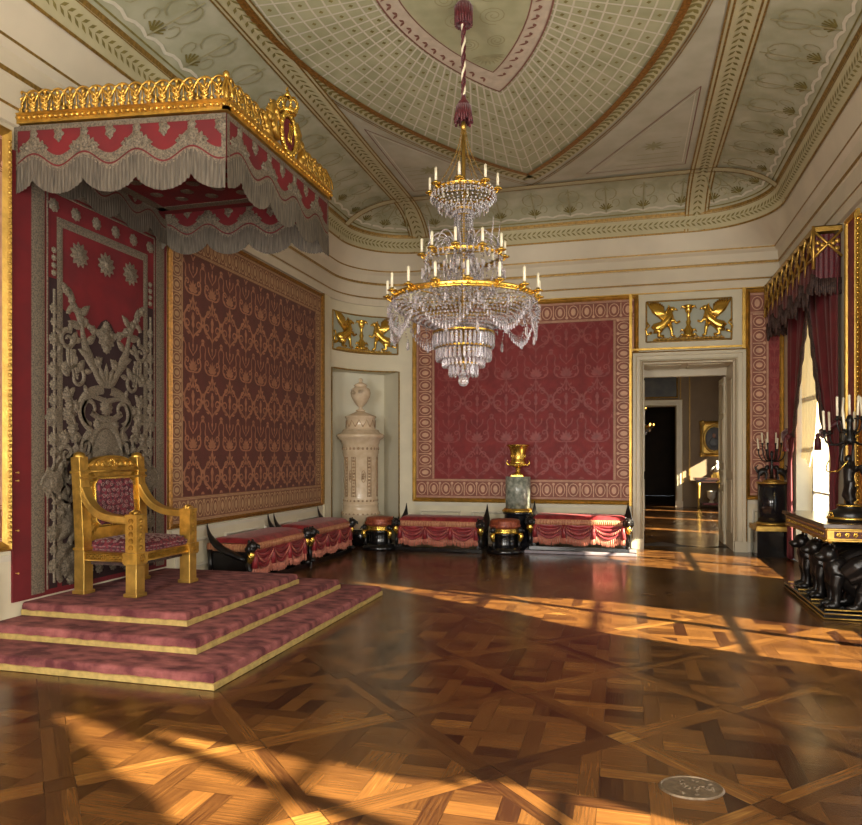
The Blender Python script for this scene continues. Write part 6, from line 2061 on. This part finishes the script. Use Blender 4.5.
t = thing('oval_portrait', 'oval portrait in a square carved gilt frame on the far wall', 'painting', (2.32, Y3, 1.62), 0)
b = MB(); b.ell((.42, -.02, .56), (.27, .012, .38), 24, 8); co = b.build('canvas', PORTR, t)
b = MB(); b.ell((.41, -.036, .66), (.055, .006, .075), 12, 6, 0); b.ell((.42, -.034, .44), (.15, .006, .16), 12, 6, 1); b.build('painted_sitter', [SKIN, BLACK], co)
b = MB()
b.tube([(.42 + .30 * math.cos(q), -.04, .56 + .42 * math.sin(q)) for q in [2 * PI * j / 32 for j in range(32)]], .035, 7, 0, True)
for (x, z) in ((.06, .06), (.78, .06), (.06, 1.06), (.78, 1.06)):
    for q in range(5): b.ell((x + .05 * math.cos(q * 1.3), -.04, z + .05 * math.sin(q * 1.3)), (.05, .03, .05), 6, 4)
b.frame(0, .84, 0, 1.12, [(0, 0), (0, .04), (.05, .07), (.10, .03), (.14, .03)])
b.box(.10, .74, -.012, 0, .10, 1.02)
b.build('carved_frame', GOLDM, t)
t = thing('side_table', 'dark wooden side table with gilt legs below the oval portrait', 'table', (2.85, Y3 - .32, 0), 0)
b = MB(); b.box(-.75, .75, -.26, .26, .88, .95); b.box(-.70, .70, -.23, .23, .80, .88); b.build('table_top', MAHOG, t)
for x in (-.62, .1, .66):
    b = MB(); b.lathe([(.05, 0), (.03, .05), (.035, .3), (.05, .7), (.06, .80)], 10, (x, -.18, 0)); b.build('leg', GOLDM, t)
b = MB(); b.box(-.5, .7, -.22, .22, .10, .16); b.build('low_shelf', SILK, t)
t = thing('bust_clock', 'small white and gilt figure clock standing on the far side table', 'clock', (2.78, Y3 - .36, .95), 0)
b = MB(); b.cbox((0, 0, .05), (.34, .2, .10)); b.cbox((0, 0, .13), (.22, .16, .08)); b.build('base', GOLDM, t)
b = MB(); b.tube([(0, 0, .16), (0, 0, .30), (.01, 0, .40)], [.08, .10, .05], 10); b.ell((0, 0, .47), (.06, .06, .07), 10, 7); b.tube([(-.05, 0, .34), (-.16, -.02, .26), (-.18, -.02, .20)], [.04, .03, .025], 7); b.build('figure', WHITE, t)
t = thing('white_vase', 'white footed vase on the low shelf under the far side table', 'vase', (2.62, Y3 - .36, .16), 0)
b = MB(); b.lathe([(.0, 0), (.09, 0), (.09, .03), (.04, .06), (.05, .10), (.13, .18), (.14, .34), (.15, .38), (.12, .37), (.0, .3)], 16); b.build('body', WHITE, t)
t = thing('chandelier', 'small gilt chandelier with lit points far off in the third room', 'chandelier', (.60, 27.6, 0))
b = MB()
b.tube([(0, 0, 5), (0, 0, 2.9)], .012, 6)
for k in range(8):
    a = 2 * PI * k / 8; b.tube([(0, 0, 2.75), (.25 * math.cos(a), .25 * math.sin(a), 2.6), (.42 * math.cos(a), .42 * math.sin(a), 2.72)], .014, 5)
b.lathe([(.10, 3.4), (.2, 3.38), (.2, 3.34), (.1, 3.32)], 16); b.lathe([(.05, 2.85), (.30, 2.72), (.30, 2.68), (.05, 2.5), (.02, 2.42)], 16)
b.build('frame', GOLDM, t)
b = MB()
for k in range(24):
    a = 2 * PI * k / 24; b.prismdrop((.3 * math.cos(a), .3 * math.sin(a), 2.66), .02, .14); b.prismdrop((.18 * math.cos(a), .18 * math.sin(a), 2.55), .02, .14)
b.build('crystals', CRYS, t)
b = MB()
for k in range(8):
    a = 2 * PI * k / 8; b.ell((.42 * math.cos(a), .42 * math.sin(a), 2.80), (.022, .022, .04), 6, 5)
    if k % 2: b.ell((.2 * math.cos(a), .2 * math.sin(a), 3.43), (.02, .02, .035), 6, 5)
b.build('candle_flames', FLAME, t)
